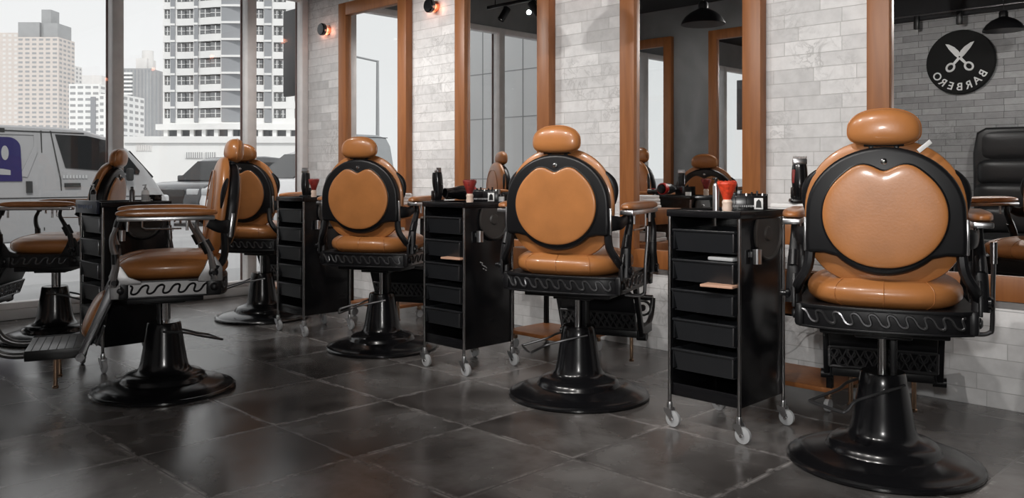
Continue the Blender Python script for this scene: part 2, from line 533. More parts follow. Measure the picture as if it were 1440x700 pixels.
# window wall: sill, header, mullions, panes
ymull = [OY, 0.5, 1.60, 2.44, 3.53, 4.07]
struct(MB().b2((WX - 0.12, OY, 0), (WX + 0.05, WY, 0.075), 0.01).build('trim_sill', M['marble']))
struct(MB().b2((WX - 0.12, OY, 2.60), (WX + 0.02, WY, CZ)).build('wall_left', M['concrete']))
for i, (y0, y1) in enumerate(zip(ymull[:-1], ymull[1:])):
    w = empty('window_%d' % (i + 1), (WX, (y0 + y1) / 2, 0)); w['kind'] = 'structure'
    ly0, ly1 = y0 - (y0 + y1) / 2, y1 - (y0 + y1) / 2
    mb = MB()
    wd = 0.042
    mb.b2((-0.045, ly1 - (0.06 if i == 4 else wd), 0.075), (0.05, ly1 + (0 if i == 4 else wd), 2.6), 0.006)
    if i == 0: mb.b2((-0.05, ly0, 0.075), (0.05, ly0 + wd, 2.6), 0.006)
    mb.b2((-0.045, ly0, 2.54), (0.045, ly1, 2.6), 0.006).b2((-0.045, ly0, 0.075), (0.045, ly1, 0.12), 0.006)
    mb.build('window_frame', M['frame_alu'], w)
    MB().b2((-0.06, ly1 - (0.068 if i == 4 else wd + 0.01), 0.08), (-0.0505, ly1 + (0 if i == 4 else wd + 0.012), 2.6)).build('gasket', M['frame_brown'], w)
    MB().b2((-0.006, ly0 + 0.02, 0.11), (0.006, ly1 - 0.02, 2.56)).build('window_pane', M['glass'], w)

# unseen mass added above the shop to keep the street in front in shade
struct(MB().b2((WX - 0.12, OY - 2.5, CZ + 0.2), (EX + 0.2, WY + 6, CZ + 1.2)).b2((WX - 0.12, WY + 0.25, -0.3), (WX + 0.4, WY + 6, CZ + 0.2)).build('shade_mass_above', M['concreteblock']))

# ------------------------------------------------------------------ mirrors
def mirror(cx, label, y=WY, face=-1, w=0.91, z0=0.47, z1=2.43, ww=0.105):
    root = empty('wall_mirror', (cx, y, 0), 0 if face < 0 else PI, label, 'mirror', None)
    mb = MB()
    d = 0.065
    mb.b2((-w / 2, -d, z0), (-w / 2 + ww, 0, z1), 0.004).b2((w / 2 - ww, -d, z0), (w / 2, 0, z1), 0.004)
    mb.b2((-w / 2 + ww, -d, z1 - ww), (w / 2 - ww, 0, z1), 0.004).b2((-w / 2 + ww, -d, z0), (w / 2 - ww, 0, z0 + ww), 0.004)
    mb.build('wooden_frame', M['wood'], root)
    MB().b2((-w / 2 + ww - 0.004, -0.035, z0 + ww - 0.004), (w / 2 - ww + 0.004, -0.025, z1 - ww + 0.004)).build('mirror_glass', M['mirror'], root)
    return root
mcx = [-5.60, -4.13, -2.655, -1.20]
ml = ['tall oak-framed mirror on the stone wall nearest the window, reflecting white sky',
      'tall oak-framed mirror reflecting window mullion and track spotlights',
      'tall oak-framed mirror reflecting a pendant lamp and grey plaster wall',
      'tall oak-framed mirror reflecting the round scissors sign']
for c, l in zip(mcx, ml): mirror(c, l)
for c, l in zip([-6.17, -4.73], ['oak-framed mirror on the grey plaster wall opposite, beside the window', 'oak-framed mirror on the grey plaster wall opposite, further from the window']):
    mirror(c, l, OY, 1, z1=2.62, w=0.94)

# ------------------------------------------------------------------ sconces
def sconce(x, y, z, label, sgn=-1):
    s = empty('wall_sconce', (x, y, z), 0 if sgn < 0 else PI, label, 'wall lamp', 'round black wall sconces')
    MB().lathe([(0.0, 0), (0.042, 0), (0.042, -0.012), (0.0, -0.012)], axis='y', n=28, rot=Matrix.Identity(3)).build('copper_plate', M['copper'], s)
    MB().lathe([(0.0, -0.012), (0.020, -0.012), (0.020, -0.045), (0.0, -0.045)], axis='y', n=28).build('glowing_core', M['glow'], s)
    MB().lathe([(0.0, -0.045), (0.048, -0.045), (0.052, -0.052), (0.052, -0.075), (0.046, -0.082), (0.0, -0.084)], axis='y', n=32).build('black_disc', M['black'], s)
    for k in (0, 1):
        pl = bpy.data.lights.new('sconce_bulb', 'POINT'); pl.energy = 0.16; pl.color = (1.0, 0.42, 0.27); pl.shadow_soft_size = 0.02
        lo = bpy.data.objects.new('sconce_bulb', pl); COL.objects.link(lo); lo.parent = s; lo.location = (0.065 * (1 if k else -1), -0.035, -0.02)
    return s
sconce(-6.30, WY, 2.25, 'black round sconce on the stone strip between window and first mirror')
sconce(-4.865, WY, 2.25, 'black round sconce between the sky mirror and the spotlight mirror')
sconce(-3.39, WY, 2.25, 'black round sconce above the gap right of the spotlight mirror')
sconce(-1.93, WY, 2.25, 'black round sconce above the gap left of the sign mirror')

# ------------------------------------------------------------------ barber chair
def ring_outline_back():
    o = []
    return o

SHELL_C = 0.885
def build_chair():
    root = empty('barber_chair', (0, 0, 0))
    up = []
    # --- base
    prof = [(0.0, 0.0), (0.312, 0.0), (0.320, 0.006), (0.320, 0.014), (0.314, 0.020), (0.304, 0.021), (0.298, 0.026),
            (0.26, 0.040), (0.205, 0.050), (0.19, 0.053), (0.185, 0.060), (0.182, 0.070), (0.168, 0.082), (0.145, 0.090),
            (0.120, 0.098), (0.110, 0.112), (0.103, 0.135), (0.096, 0.175), (0.087, 0.23), (0.079, 0.28), (0.074, 0.315), (0.070, 0.320), (0.030, 0.322), (0.0, 0.322)]
    base = MB().lathe(prof, n=56).build('pedestal_base', M['black'], root)
    MB().cyl((0, 0, 0.30), (0, 0, 0.49), 0.017, n=20).build('piston', M['chrome'], root)
    MB().b2((0.022, -0.02, 0.30), (0.045, 0.03, 0.50), 0.004).build('piston_guide', M['shell'], root)
    # foot lever (its own direction)
    lev = MB().tube([(0.075, -0.03, 0.285), (0.085, 0.07, 0.27), (0.075, 0.13, 0.25), (0.085, 0.23, 0.222), (0.07, 0.245, 0.218), (-0.06, 0.245, 0.218), (-0.075, 0.23, 0.222),
                     (-0.05, 0.17, 0.24), (-0.07, 0.10, 0.262), (-0.078, -0.02, 0.285)], 0.0055, smooth=5)
    lev.build('foot_lever', M['gun'], root)
    # --- seat frame
    def frame_outline(g=0.0, n=14):
        o = [(-0.257 - g, 0.185 + g)]
        o.append((-0.263 - g, -0.15))
        for i in range(n + 1):
            t = -1 + 2 * i / n
            o.append((t * (0.257 + g), -0.205 - g - 0.068 * math.sqrt(max(0, 1 - t * t * 0.96))))
        o.append((0.263 + g, -0.15))
        o.append((0.257 + g, 0.185 + g))
        return o[::-1]
    fr = MB().prism(frame_outline(), 0.50, 0.572, 'xy', 0.004)
    fr.prism(frame_outline(0.006), 0.562, 0.574, 'xy', 0.002).prism(frame_outline(0.005), 0.495, 0.503, 'xy', 0.002)
    fr.b2((-0.2, -0.16, 0.465), (0.2, 0.16, 0.496), 0.006).b2((-0.09, -0.09, 0.445), (0.09, 0.09, 0.47), 0.005)
    fr = fr.build('seat_frame', M['shell'], root); up.append(fr)
    rel = MB()
    def scroll(fn, n, p=0.054, A=0.019, B=0.019):
        pts = []
        for i in range(n * 16 + 1):
            u = i / 16
            pts.append(fn(p * (u - n / 2) + 0.0038 * math.sin(4 * PI * u) - 0.008 * math.cos(2 * PI * u), 0.536 + B * math.cos(2 * PI * u)))
        rel.tube(pts, 0.0046, n=6)
    def back_fn(s, z):
        t = s / 0.257
        return (s, -0.207 - 0.068 * math.sqrt(max(0, 1 - t * t * 0.96)), z)
    scroll(back_fn, 9)
    rel.build('scroll_relief', M['gun'], fr)
    for sx in (-1, 1):
        pl = MB().prism([(-0.17, 0.504), (0.155, 0.504), (0.155, 0.566), (-0.17, 0.566)], sx * 0.258, sx * 0.268, 'yz').build('side_plate', M['plate'], root)
        up.append(pl)
        rel2 = MB()
        pts = []
        for i in range(5 * 16 + 1):
            u = i / 16
            pts.append((sx * 0.269, -0.006 - sx * (0.064 * (u - 2.5) + 0.0042 * math.sin(4 * PI * u) - 0.009 * math.cos(2 * PI * u)), 0.535 + 0.0185 * math.cos(2 * PI * u)))
        rel2.tube(pts, 0.0050, n=6)
        rel2.build('scroll_relief', M['shell'], pl)
        # corner caps
        for (ya, yb, yc) in ((0.15, 0.215, 0.185), (-0.232, -0.165, -0.20)):
            cc = MB().b2((sx * 0.245, ya, 0.497), (sx * 0.275, yb, 0.575), 0.010)
            cc.lathe([(0, -0.006), (0.018, -0.006), (0.018, 0.004), (0.011, 0.010), (0, 0.011)] if sx > 0 else [(0, -0.011), (0.011, -0.010), (0.018, -0.004), (0.018, 0.006), (0, 0.006)], (sx * 0.276, yc, 0.535), 18, 'x')
            up.append(cc.build('corner_cap', M['shell'], root))
    # --- seat cushion
    so = sup(0.243, 0.250, 3.0, 56, 0, -0.032)
    seat = MB().pillow(so, 0.064, 0.054, 'xy', p=2.7, w0=0.618, dome=0.016).build('seat_cushion', M['leather'], root); up.append(seat)
    sm = MB()
    def on_cushion(x, y, out=0.001):
        return (x, y)
    for sx in (-0.148, 0.0, 0.148):
        # vertical seams down the rear and the front of the cushion
        for sy in (-1, 1):
            a = abs(sx) / 0.243
            yy = 0.250 * (1 - a ** 3.0) ** (1 / 3.0)
            pts = []
            for k in range(0, 12):
                an = -0.75 + k / 11 * 1.9
                h = math.copysign(abs(math.sin(an)) ** (2 / 2.7), an); sc = abs(math.cos(an)) ** (2 / 2.7)
                pts.append((sx * sc, -0.032 + sy * yy * sc * 1.003, 0.618 + (0.054 if h > 0 else 0.064) * h * 1.01 + (0.016 * (1 - sc * sc) if h > 0 else 0)))
            sm.tube(pts, 0.0016, n=5)
    sm.build('seam', M['leather_arm'], seat)
    # --- back (pivot at the rear of the seat)
    piv = Vector((0, -0.235, 0.62))
    def B(mb, name, mat, parent=None):
        bmesh.ops.translate(mb.bm, vec=-piv, verts=mb.bm.verts)
        if parent is None:
            o = mb.build(name, mat, root); o.location = piv; up.append(o)
        else:
            o = mb.build(name, mat, parent)
        return o
    # front cushion
    fo = []
    for i in range(64):
        t = 2 * PI * i / 64
        c, s_ = math.cos(t), math.sin(t)
        a, b = 0.243, (0.235 if s_ > 0 else 0.245)
        p = 2.15 if s_ > 0 else 2.7
        fo.append((a * math.copysign(abs(c) ** (2 / p), c), 0.886 + b * math.copysign(abs(s_) ** (2 / p), s_)))
    bc = B(MB().pillow(fo, 0.024, 0.048, 'xz', p=3.0, w0=-0.212), 'back_cushion', M['leather'])
    # pocket stitching on the front of the back cushion
    st = MB()
    st.tube([(0.165 * math.cos(2 * PI * i / 40), -0.1645, 0.885 + 0.165 * math.sin(2 * PI * i / 40)) for i in range(40)], 0.003, closed=True, n=5)
    B(st, 'stitch_ring', M['leather_arm'], bc)
    # shell with ears
    sh = []
    for i in range(0, 33):
        t = PI * i / 32
        sh.append((0.236 * math.cos(t), 0.880 + 0.213 * math.sin(t)))
    sh += [(-0.238, 0.80), (-0.236, 0.757), (-0.225, 0.748), (-0.180, 0.748)]
    for i in range(1, 20):
        t = PI + math.asin(0.129 / 0.200) + (PI - 2 * math.asin(0.129 / 0.200)) * i / 20
        sh.append((0.200 * math.cos(t), 0.880 + 0.200 * math.sin(t)))
    sh += [(0.180, 0.748), (0.225, 0.748), (0.236, 0.757), (0.238, 0.80)]
    shell = B(MB().prism(sh, -0.272, -0.225, 'xz', 0.014), 'back_shell', M['shell'])
    # rear pad with heart notch
    po = []
    for i in range(96):
        t = 2 * PI * i / 96
        r = 0.178 + 0.006 * abs(math.cos(t))
        da = (t - PI / 2)
        r -= 0.031 * math.exp(-(da / 0.24) ** 2)
        r += 0.005 * math.exp(-((abs(da) - 0.45) / 0.2) ** 2)
        po.append((r * math.cos(t), 0.876 + r * math.sin(t) * 0.95))
    B(MB().pillow(po, 0.016, 0.010, 'xz', p=7.0, w0=-0.273, rings=16), 'rear_pad', M['leather'])
    B(MB().tube([(x * 1.01, -0.275, 0.876 + (z - 0.876) * 1.01) for x, z in po], 0.004, closed=True, n=6), 'pad_rim', M['shell'])
    # ornaments: side rods, hinge discs, screw
    B(MB().lathe([(0, 0), (0.010, 0), (0.010, 0.004), (0.006, 0.007), (0, 0.007)], (0, -0.272, 1.047), 16, rot=Matrix.Rotation(PI / 2, 3, 'X')), 'screw', M['chrome'])
    for sx in (-1, 1):
        B(MB().b2((sx * 0.234, -0.262, 0.752), (sx * 0.244, -0.246, 0.865), 0.004), 'side_rod', M['steel'])
        hb = MB().tube([(sx * 0.200, -0.215, 1.012), (sx * 0.228, -0.205, 0.975), (sx * 0.240, -0.20, 0.93), (sx * 0.238, -0.20, 0.88)], 0.018, smooth=5, n=12, flat=0.6, taper=lambda u: 0.35 + 0.75 * math.sin(PI * min(1, u * 0.9 + 0.12)))
        hb.tube([(sx * 0.232, -0.243, 0.80), (sx * 0.255, -0.225, 0.80), (sx * 0.268, -0.195, 0.80), (sx * 0.275, -0.15, 0.815)], 0.034, smooth=5, n=12, flat=0.28, taper=lambda u: 1.0 - 0.3 * u)
        B(hb, 'hinge_bracket', M['shell'])
    # headrest
    ho = []
    for i in range(48):
        t = 2 * PI * i / 48
        c, s_ = math.cos(t), math.sin(t)
        p = 2.3 if s_ > 0 else 3.0
        ho.append((0.107 * (1 - 0.05 * s_) * math.copysign(abs(c) ** (2 / p), c), 1.152 + (0.062 if s_ > 0 else 0.054) * math.copysign(abs(s_) ** (2 / p), s_)))
    hd = B(MB().pillow(ho, 0.036, 0.052, 'xz', p=2.4, w0=-0.255), 'headrest', M['leather'])
    B(MB().tube([(x * 1.003, -0.255, 1.152 + (z - 1.152) * 1.003) for x, z in ho], 0.0032, closed=True, n=6), 'piping', M['leather_arm'], hd)
    hp = MB().b2((-0.045, -0.248, 1.05), (-0.03, -0.236, 1.15), 0.003).b2((0.03, -0.248, 1.05), (0.045, -0.236, 1.15), 0.003).b2((-0.06, -0.26, 1.095), (0.06, -0.232, 1.108), 0.004)
    B(hp, 'headrest_bracket', M['shell'])
    # --- arms
    for sx in (-1, 1):
        x = sx * 0.288
        ao = []
        for i in range(40):
            t = 2 * PI * i / 40
            c, s_ = math.cos(t), math.sin(t)
            ao.append((x + 0.036 * math.copysign(abs(c) ** (2 / 3.2), c) * (1 + 0.12 * s_), -0.005 + 0.208 * math.copysign(abs(s_) ** (2 / 6), s_)))
        pad = MB().pillow(ao, 0.014, 0.022, 'xy', p=3.0, w0=0.866).build('arm_pad', M['leather_arm'], root); up.append(pad)
        rail = MB().b2((x - 0.030, -0.20, 0.834), (x + 0.030, 0.195, 0.854), 0.005).build('arm_rail', M['steel'], root); up.append(rail)
        front = [(0.185, 0.838), (0.200, 0.80), (0.214, 0.765), (0.212, 0.72), (0.200, 0.68), (0.200, 0.64), (0.208, 0.60), (0.212, 0.555)]
        fpst = MB().tube([(x * 0.985, y, z) for y, z in front], 0.021, smooth=5, n=12, taper=lambda u: 0.7 + 0.8 * u, flat=0.55)
        fpst.prism([(0.222, 0.50), (0.228, 0.60), (0.198, 0.65), (0.178, 0.64), (0.15, 0.595), (0.10, 0.573), (0.10, 0.56), (0.18, 0.56), (0.19, 0.50)], x * 0.95, x * 0.99, 'yz', 0.003)
        fpst = fpst.build('arm_post', M['gunplate'], root); up.append(fpst)
        MB().tube([(x * 0.985, 0.201, 0.652), (x * 0.985, 0.203, 0.695)], 0.026, n=14, flat=0.62).build('collar_band', M['shell'], fpst)
        MB().tube([(x * 0.985, 0.196, 0.808), (x * 0.985, 0.187, 0.838)], 0.023, n=14, flat=0.7).build('collar_band', M['shell'], fpst)
        rear = [(-0.13, 0.838), (-0.125, 0.80), (-0.15, 0.75), (-0.175, 0.70), (-0.19, 0.64), (-0.20, 0.57)]
        rpst = MB().tube([(x * 0.975, y, z) for y, z in rear], 0.020, smooth=5, n=12, taper=lambda u: 0.65 + 0.75 * u, flat=0.6)
        rpst.prism([(-0.235, 0.56), (-0.235, 0.62), (-0.205, 0.67), (-0.175, 0.67), (-0.155, 0.62), (-0.13, 0.574), (-0.13, 0.56)], x * 0.945, x * 0.985, 'yz', 0.003)
        rpst = rpst.build('arm_post', M['gunplate'], root); up.append(rpst)
        MB().tube([(x * 0.98, -0.155, 0.74), (x * 0.98, -0.18, 0.69)], 0.024, n=14, flat=0.7).build('collar_band', M['shell'], rpst)
        up.append(MB().tube([(x * 0.955, -0.195, 0.61), (x * 0.90, -0.235, 0.645), (x * 0.80, -0.25, 0.70), (x * 0.77, -0.245, 0.78)], 0.017, smooth=4, n=8).build('arm_bracket', M['shell'], root))
        for (ky, kz) in ((0.208, 0.575), (-0.195, 0.60)):
            kn = MB().lathe([(0, -0.022), (0.010, -0.022), (0.010, -0.004), (0.019, -0.002), (0.021, 0.006), (0.017, 0.014), (0.006, 0.016), (0, 0.0165)], (x + sx * 0.014, ky, kz), 18, 'x' )
            if sx < 0: pass
            up.append(kn.build('knob', M['black'], root))
        for py in (0.155, -0.085):
            up.append(MB().cyl((x, py, 0.838), (x, py, 0.79), 0.006).build('pin', M['steel'], root))
    # towel bar on one arm, lever rod on the other
    tb = MB().tube([(0.288, 0.09, 0.84), (0.288, 0.09, 0.775), (0.288, 0.075, 0.765), (0.288, -0.09, 0.765)], 0.004, n=8).build('towel_bar', M['steel'], root); up.append(tb)
    # --- recline lever
    lv = MB().tube([(0.24, -0.06, 0.480), (0.295, -0.06, 0.478), (0.320, -0.06, 0.486), (0.328, -0.06, 0.505), (0.330, -0.055, 0.62), (0.334, -0.04, 0.715)], 0.0075, smooth=5, n=8)
    lv.cyl((0.334, -0.04, 0.71), (0.335, -0.035, 0.78), 0.011)
    up.append(lv.build('recline_lever', M['gun'], root))
    # --- footrest
    fx = 0.200
    for sx in (-1, 1):
        bars = MB()
        bars.prism([(0.185, 0.545), (0.213, 0.555), (0.232, 0.52), (0.318, 0.31), (0.350, 0.235), (0.356, 0.212), (0.340, 0.205), (0.322, 0.225), (0.284, 0.31), (0.200, 0.50)], sx * fx - 0.011, sx * fx + 0.011, 'yz', 0.004)
        bars.cyl((sx * 0.175, 0.340, 0.222), (sx * 0.222, 0.340, 0.222), 0.018)
        up.append(bars.build('footrest_arm', M['gunplate'], root))
    cp = MB().pillow(sup(0.175, 0.105, 2.6, 40), 0.02, 0.038, 'xz', p=2.4)
    bmesh.ops.transform(cp.bm, matrix=Matrix.Translation((0, 0.285, 0.375)) @ Matrix.Rotation(R(24), 4, 'X'), verts=cp.bm.verts)
    cpo = cp.build('calf_pad', M['leather'], root); up.append(cpo)
    bbm = MB().prism(sup(0.187, 0.118, 6, 40), -0.036, -0.021, 'xz', 0.003, Matrix.Translation((0, 0.285, 0.375)) @ Matrix.Rotation(R(24), 4, 'X'))
    bbm.build('backing_board', M['shell'], cpo)
    # lattice panel below the calf pad
    la = MB()
    mt = Matrix.Translation((0, 0.262, 0.305)) @ Matrix.Rotation(R(20), 4, 'X')
    def tb2(a, b, r=0.003):
        la.tube([mt @ Vector(a), mt @ Vector(b)], r, n=5)
    for z in (-0.042, 0.042): tb2((-0.187, 0, z), (0.187, 0, z), 0.006)
    for sx in (-0.187, 0.187): tb2((sx, 0, -0.042), (sx, 0, 0.042), 0.006)
    for i in range(12):
        cx = -0.171 + i * 0.0311
        la.tube([mt @ Vector((cx + 0.015 * math.cos(2 * PI * k / 10), 0, (-0.018 if i % 2 else 0.018) + 0.019 * math.sin(2 * PI * k / 10))) for k in range(10)], 0.0035, closed=True, n=5)
        tb2((cx - 0.017, 0, -0.04), (cx + 0.017, 0, 0.04)); tb2((cx + 0.017, 0, -0.04), (cx - 0.017, 0, 0.04))
    up.append(la.build('lattice_panel', M['gun'], root))
    fp = MB().b2((-0.183, 0.315, 0.218), (0.183, 0.555, 0.256), 0.008)
    fpo = fp.build('footplate', M['gun'], root); up.append(fpo)
    rb = MB()
    for i in range(7): rb.b2((-0.17, 0.335 + i * 0.032, 0.2555), (0.17, 0.339 + i * 0.032, 0.258), 0.001)
    for sx in (-1, 1): rb.b2((sx * 0.183, 0.32, 0.216), (sx * 0.189, 0.552, 0.260), 0.003)
    rb.build('tread_rib', M['plate'], fpo)
    fb = MB()
    for sx in (-1, 1):
        fb.tube([(sx * 0.15, 0.545, 0.236), (sx * 0.15, 0.61, 0.240), (sx * 0.15, 0.665, 0.265), (sx * 0.15, 0.695, 0.315), (sx * 0.15, 0.705, 0.36)], 0.014, smooth=5, n=10)
    fb.tube([(-0.15, 0.705, 0.36), (0.15, 0.705, 0.36)], 0.015, n=10)
    up.append(fb.build('foot_bar', M['gun'], root))
    orn = MB()
    for sx in (-0.095, 0, 0.095):
        orn.tube([(sx + 0.045 * math.cos(2 * PI * k / 14), 0.70, 0.305 + 0.038 * math.sin(2 * PI * k / 14)) for k in range(14)], 0.007, closed=True, n=6)
        orn.lathe([(0, -0.008), (0.018, -0.008), (0.018, 0.008), (0, 0.008)], (sx, 0.70, 0.305), 12, 'y')
    up.append(orn.build('foot_bar_ornament', M['shell'], root))
    for sx in (-1, 1):
        up.append(MB().cyl((sx * 0.115, 0.44, 0.22), (sx * 0.115, 0.44, 0.085), 0.009).lathe([(0, 0), (0.012, 0), (0.013, 0.008), (0.009, 0.012), (0, 0.012)], (sx * 0.115, 0.44, 0.078), 14).build('support_peg', M['brass'], root))
    return root, [u.name for u in up]
M['gunplate'] = simple('cast_gunmetal', (0.15, 0.148, 0.148), 0.34, metal=0.8, bump=0.1)

proto, upn = build_chair()
upset = set(n.split('.')[0] for n in upn)
BACK = {'back_cushion', 'back_shell', 'rear_pad', 'pad_rim', 'screw', 'side_rod', 'hinge_bracket', 'headrest', 'headrest_bracket'}
chairs = [
    # x, y, facing deg, seat lift, lean, back shift, lever dir, parts silvered as painted-in reflection, label
    (-1.19, 3.02, 112, 0.0, 1.5, 0.0, 246, '', 'tan leather barber chair with full round back facing the sign mirror'),
    (-2.54, 2.97, 110, 0.0, 1.5, 0.0, 236, '', 'tan leather barber chair between the first two front trolleys, facing the pendant lamp mirror'),
    (-4.05, 2.98, 116, 0.0, 1.5, 0.0, 234, 'plate', 'tan leather barber chair in front of the spotlight mirror, right of the farthest wall-side trolley'),
    (-5.50, 3.01, 117, 0.0, 1.0, 0.03, 240, 'plate', 'tan leather barber chair by the window corner, half hidden behind the sideways chair'),
    (-3.97, 1.67, 249, -0.03, 7, 0.0, 85, 'all', 'tan leather barber chair standing sideways with scrolled seat frame and footrest brightened as reflected light'),
    (-5.72, 1.73, 234, -0.035, 10, -0.03, 60, '', 'tan leather barber chair beside the van window, reclined, behind the bottle trolley'),
]
def remat(c, m):
    c.material_slots[0].link = 'OBJECT'; c.material_slots[0].material = m
def place_chair(o, spec):
    x, y, f, h, lean, bs, ld, silver, label = spec
    o.location = (x, y, 0); o.rotation_euler = (0, 0, R(f - 90))
    tag(o, label, 'chair', 'barber chairs')
    for c in kids(o):
        n = c.name.split('.')[0]
        if n == 'foot_lever':
            c.rotation_euler = (0, 0, R(ld - 90) - R(f - 90))
        if n in upset and n not in ('footplate', 'foot_bar', 'foot_bar_ornament', 'footrest_arm', 'calf_pad', 'lattice_panel', 'support_peg'):
            c.location.z += h
        if n == 'side_plate':
            remat(c, M['plate'] if silver else M['shell'])  # same part on every chair; the silver paints in its reflections
            for g in kids(c): remat(g, M['shell'] if silver else M['gun'])
        if n == 'arm_post': remat(c, M['plate'] if silver == 'all' else M['shell'])
        if n == 'footrest_arm': remat(c, M['gun'] if silver == 'all' else M['shell'])
        if n in ('footplate', 'foot_bar'):
            remat(c, M['gunplate'] if silver == 'all' else M['shell'])
            for g in kids(c): remat(g, M['shell'])
        if n in BACK:
            c.location.y += bs
            c.rotation_euler = (R(lean), 0, 0)
order = [proto] + [copy_tree(proto) for _ in chairs[1:]]
for o, s in zip(order, chairs): place_chair(o, s)

tag(MB().box((-0.975, 2.80, 1.092), (0.050, 0.004, 0.014), 0.001, rot=Matrix.Rotation(R(45), 3, 'Z') @ Matrix.Rotation(R(-38), 3, 'Y')).build('paper_strip', M['white']), 'small white paper strip tucked at the shoulder of the nearest chair back', 'paper')
# ------------------------------------------------------------------ trolleys
def build_trolley():
    root = empty('salon_trolley', (0, 0, 0))
    W, D = 0.31, 0.34
    hx, hy = W / 2, D / 2
    for sx in (-1, 1):
        for sy in (-1, 1):
            MB().cyl((sx * hx, sy * hy, 0.085), (sx * hx, sy * hy, 0.855), 0.0075, n=12).build('post', M['gunpost'], root)
    # casters
    for sx in (-1, 1):
        for sy in (-1, 1):
            c = MB().lathe([(0, 0), (0.011, 0), (0.012, 0.02), (0.009, 0.03), (0, 0.03)], (sx * hx, sy * hy, 0.068), 14)
            off = Vector((0.014 * sx, -0.010, 0))
            for d in (-0.014, 0.014):
                c.prism([(-0.020, 0.074), (0.012, 0.074), (0.026, 0.036), (0.018, 0.026), (0.004, 0.034), (-0.018, 0.060)], sy * hy + d - 0.0015, sy * hy + d + 0.0015, 'xz', 0, Matrix.Translation((sx * hx, 0, 0)))
            co = c.build('caster', M['steel'], root)
            wv = MB().lathe([(0, -0.010), (0.022, -0.010), (0.031, -0.007), (0.032, 0), (0.031, 0.007), (0.022, 0.010), (0, 0.010)], (sx * hx + 0.016, sy * hy, 0.032), 22, 'y')
            wv.build('wheel', M['clear'], co)
            MB().cyl((sx * hx + 0.016, sy * hy - 0.018, 0.032), (sx * hx + 0.016, sy * hy + 0.018, 0.032), 0.007).build('axle', M['chrome'], co)
    for sx in (-1, 1):
        MB().b2((sx * (hx - 0.004) - 0.003, -hy + 0.008, 0.125), (sx * (hx - 0.004) + 0.003, hy - 0.008, 0.84), 0.001).build('side_panel', M['panel'], root)
    MB().b2((-hx + 0.01, hy - 0.008, 0.125), (hx - 0.01, hy - 0.002, 0.84)).build('back_panel', M['panel'], root)
    MB().b2((-hx + 0.004, -hy + 0.008, 0.125), (hx - 0.004, hy - 0.008, 0.14), 0.002).b2((-hx + 0.01, -hy + 0.006, 0.125), (hx - 0.01, -hy + 0.012, 0.175), 0.002).build('bottom_shelf', M['plastic'], root)
    # top tray with lip
    t = MB().b2((-hx - 0.008, -hy - 0.008, 0.838), (hx + 0.008, hy + 0.008, 0.852), 0.004)
    ow, od = hx + 0.01, hy + 0.01
    for a, b in (((-ow, -od), (ow, -od + 0.008)), ((-ow, od - 0.008), (ow, od)), ((-ow, -od), (-ow + 0.008, od)), ((ow - 0.008, -od), (ow, od))):
        t.b2((a[0], a[1], 0.838), (b[0], b[1], 0.866), 0.003)
    t.build('top_tray', M['plastic'], root)
    # drawers
    for i in range(5):
        zt = 0.785 - i * 0.118
        dw = hx - 0.022
        y0, y1 = -hy - 0.004 - 0.004 * (i % 3), hy - 0.02
        d = MB()
        d.poly([(-dw, y0, zt), (dw, y0, zt), (dw - 0.012, y0 + 0.014, zt - 0.082), (-dw + 0.012, y0 + 0.014, zt - 0.082),
                (-dw, y0 + 0.006, zt), (dw, y0 + 0.006, zt), (dw - 0.012, y0 + 0.02, zt - 0.082), (-dw + 0.012, y0 + 0.02, zt - 0.082)],
               [(0, 1, 2, 3), (7, 6, 5, 4), (0, 4, 5, 1), (3, 2, 6, 7), (0, 3, 7, 4), (1, 5, 6, 2)])
        d.b2((-dw - 0.006, y0 - 0.005, zt - 0.004), (dw + 0.006, y0 + 0.012, zt + 0.005), 0.003)
        for s in (-1, 1):
            d.b2((s * dw - 0.002, y0, zt - 0.075), (s * dw + 0.002, y1, zt), 0.001)
            d.b2((s * (dw + 0.003) - 0.004, y0, zt - 0.006), (s * (dw + 0.003) + 0.004, y1, zt + 0.003), 0.001)
        d.b2((-dw, y0 + 0.014, zt - 0.082), (dw, y1, zt - 0.078), 0.001)
        d.b2((-dw, y1 - 0.003, zt - 0.08), (dw, y1, zt), 0.001)
        dr = d.build('drawer', M['drawer'], root)
        MB().b2((dw - 0.001, y0 - 0.007, zt - 0.072), (dw + 0.005, y0 + 0.002, zt - 0.004), 0.002).build('drawer_runner', M['gun'], dr)
    # folding hair dryer holder on the +X side and metal cup
    h = MB().lathe([(0, 0), (0.098, 0), (0.103, 0.004), (0.105, 0.012), (0.098, 0.016), (0.092, 0.008), (0.03, 0.007), (0.024, 0.014), (0, 0.015)], (hx + 0.002, 0.03, 0.775), 40, 'x')
    cut = h.bm
    bmesh.ops.bisect_plane(cut, geom=list(cut.verts) + list(cut.edges) + list(cut.faces), plane_co=(0, 0, 0.832), plane_no=(0, 0, 1), clear_outer=True)
    h.build('dryer_holder', M['holder'], root)
    MB().tube([(hx + 0.012, 0.03 + 0.105 * math.cos(a), 0.775 + 0.105 * math.sin(a)) for a in [PI * (1 + 0.15) + PI * 0.7 * k / 16 for k in range(17)]], 0.006, n=6).build('holder_rim', M['plastic'], root)
    MB().lathe([(0, 0), (0.017, 0), (0.018, 0.055), (0.016, 0.055), (0.015, 0.004), (0, 0.004)], (hx + 0.026, -0.085, 0.665), 20).b2((hx, -0.09, 0.69), (hx + 0.01, -0.08, 0.71)).build('steel_cup', M['steel'], root)
    return root
M['holder'] = simple('holder_plastic', (0.035, 0.032, 0.03), 0.4)
M['gunpost'] = simple('dark_chrome_post', (0.30, 0.29, 0.29), 0.25, metal=1.0)
M['drawer'] = simple('drawer_plastic', (0.013, 0.014, 0.016), 0.33)
tr0 = build_trolley()
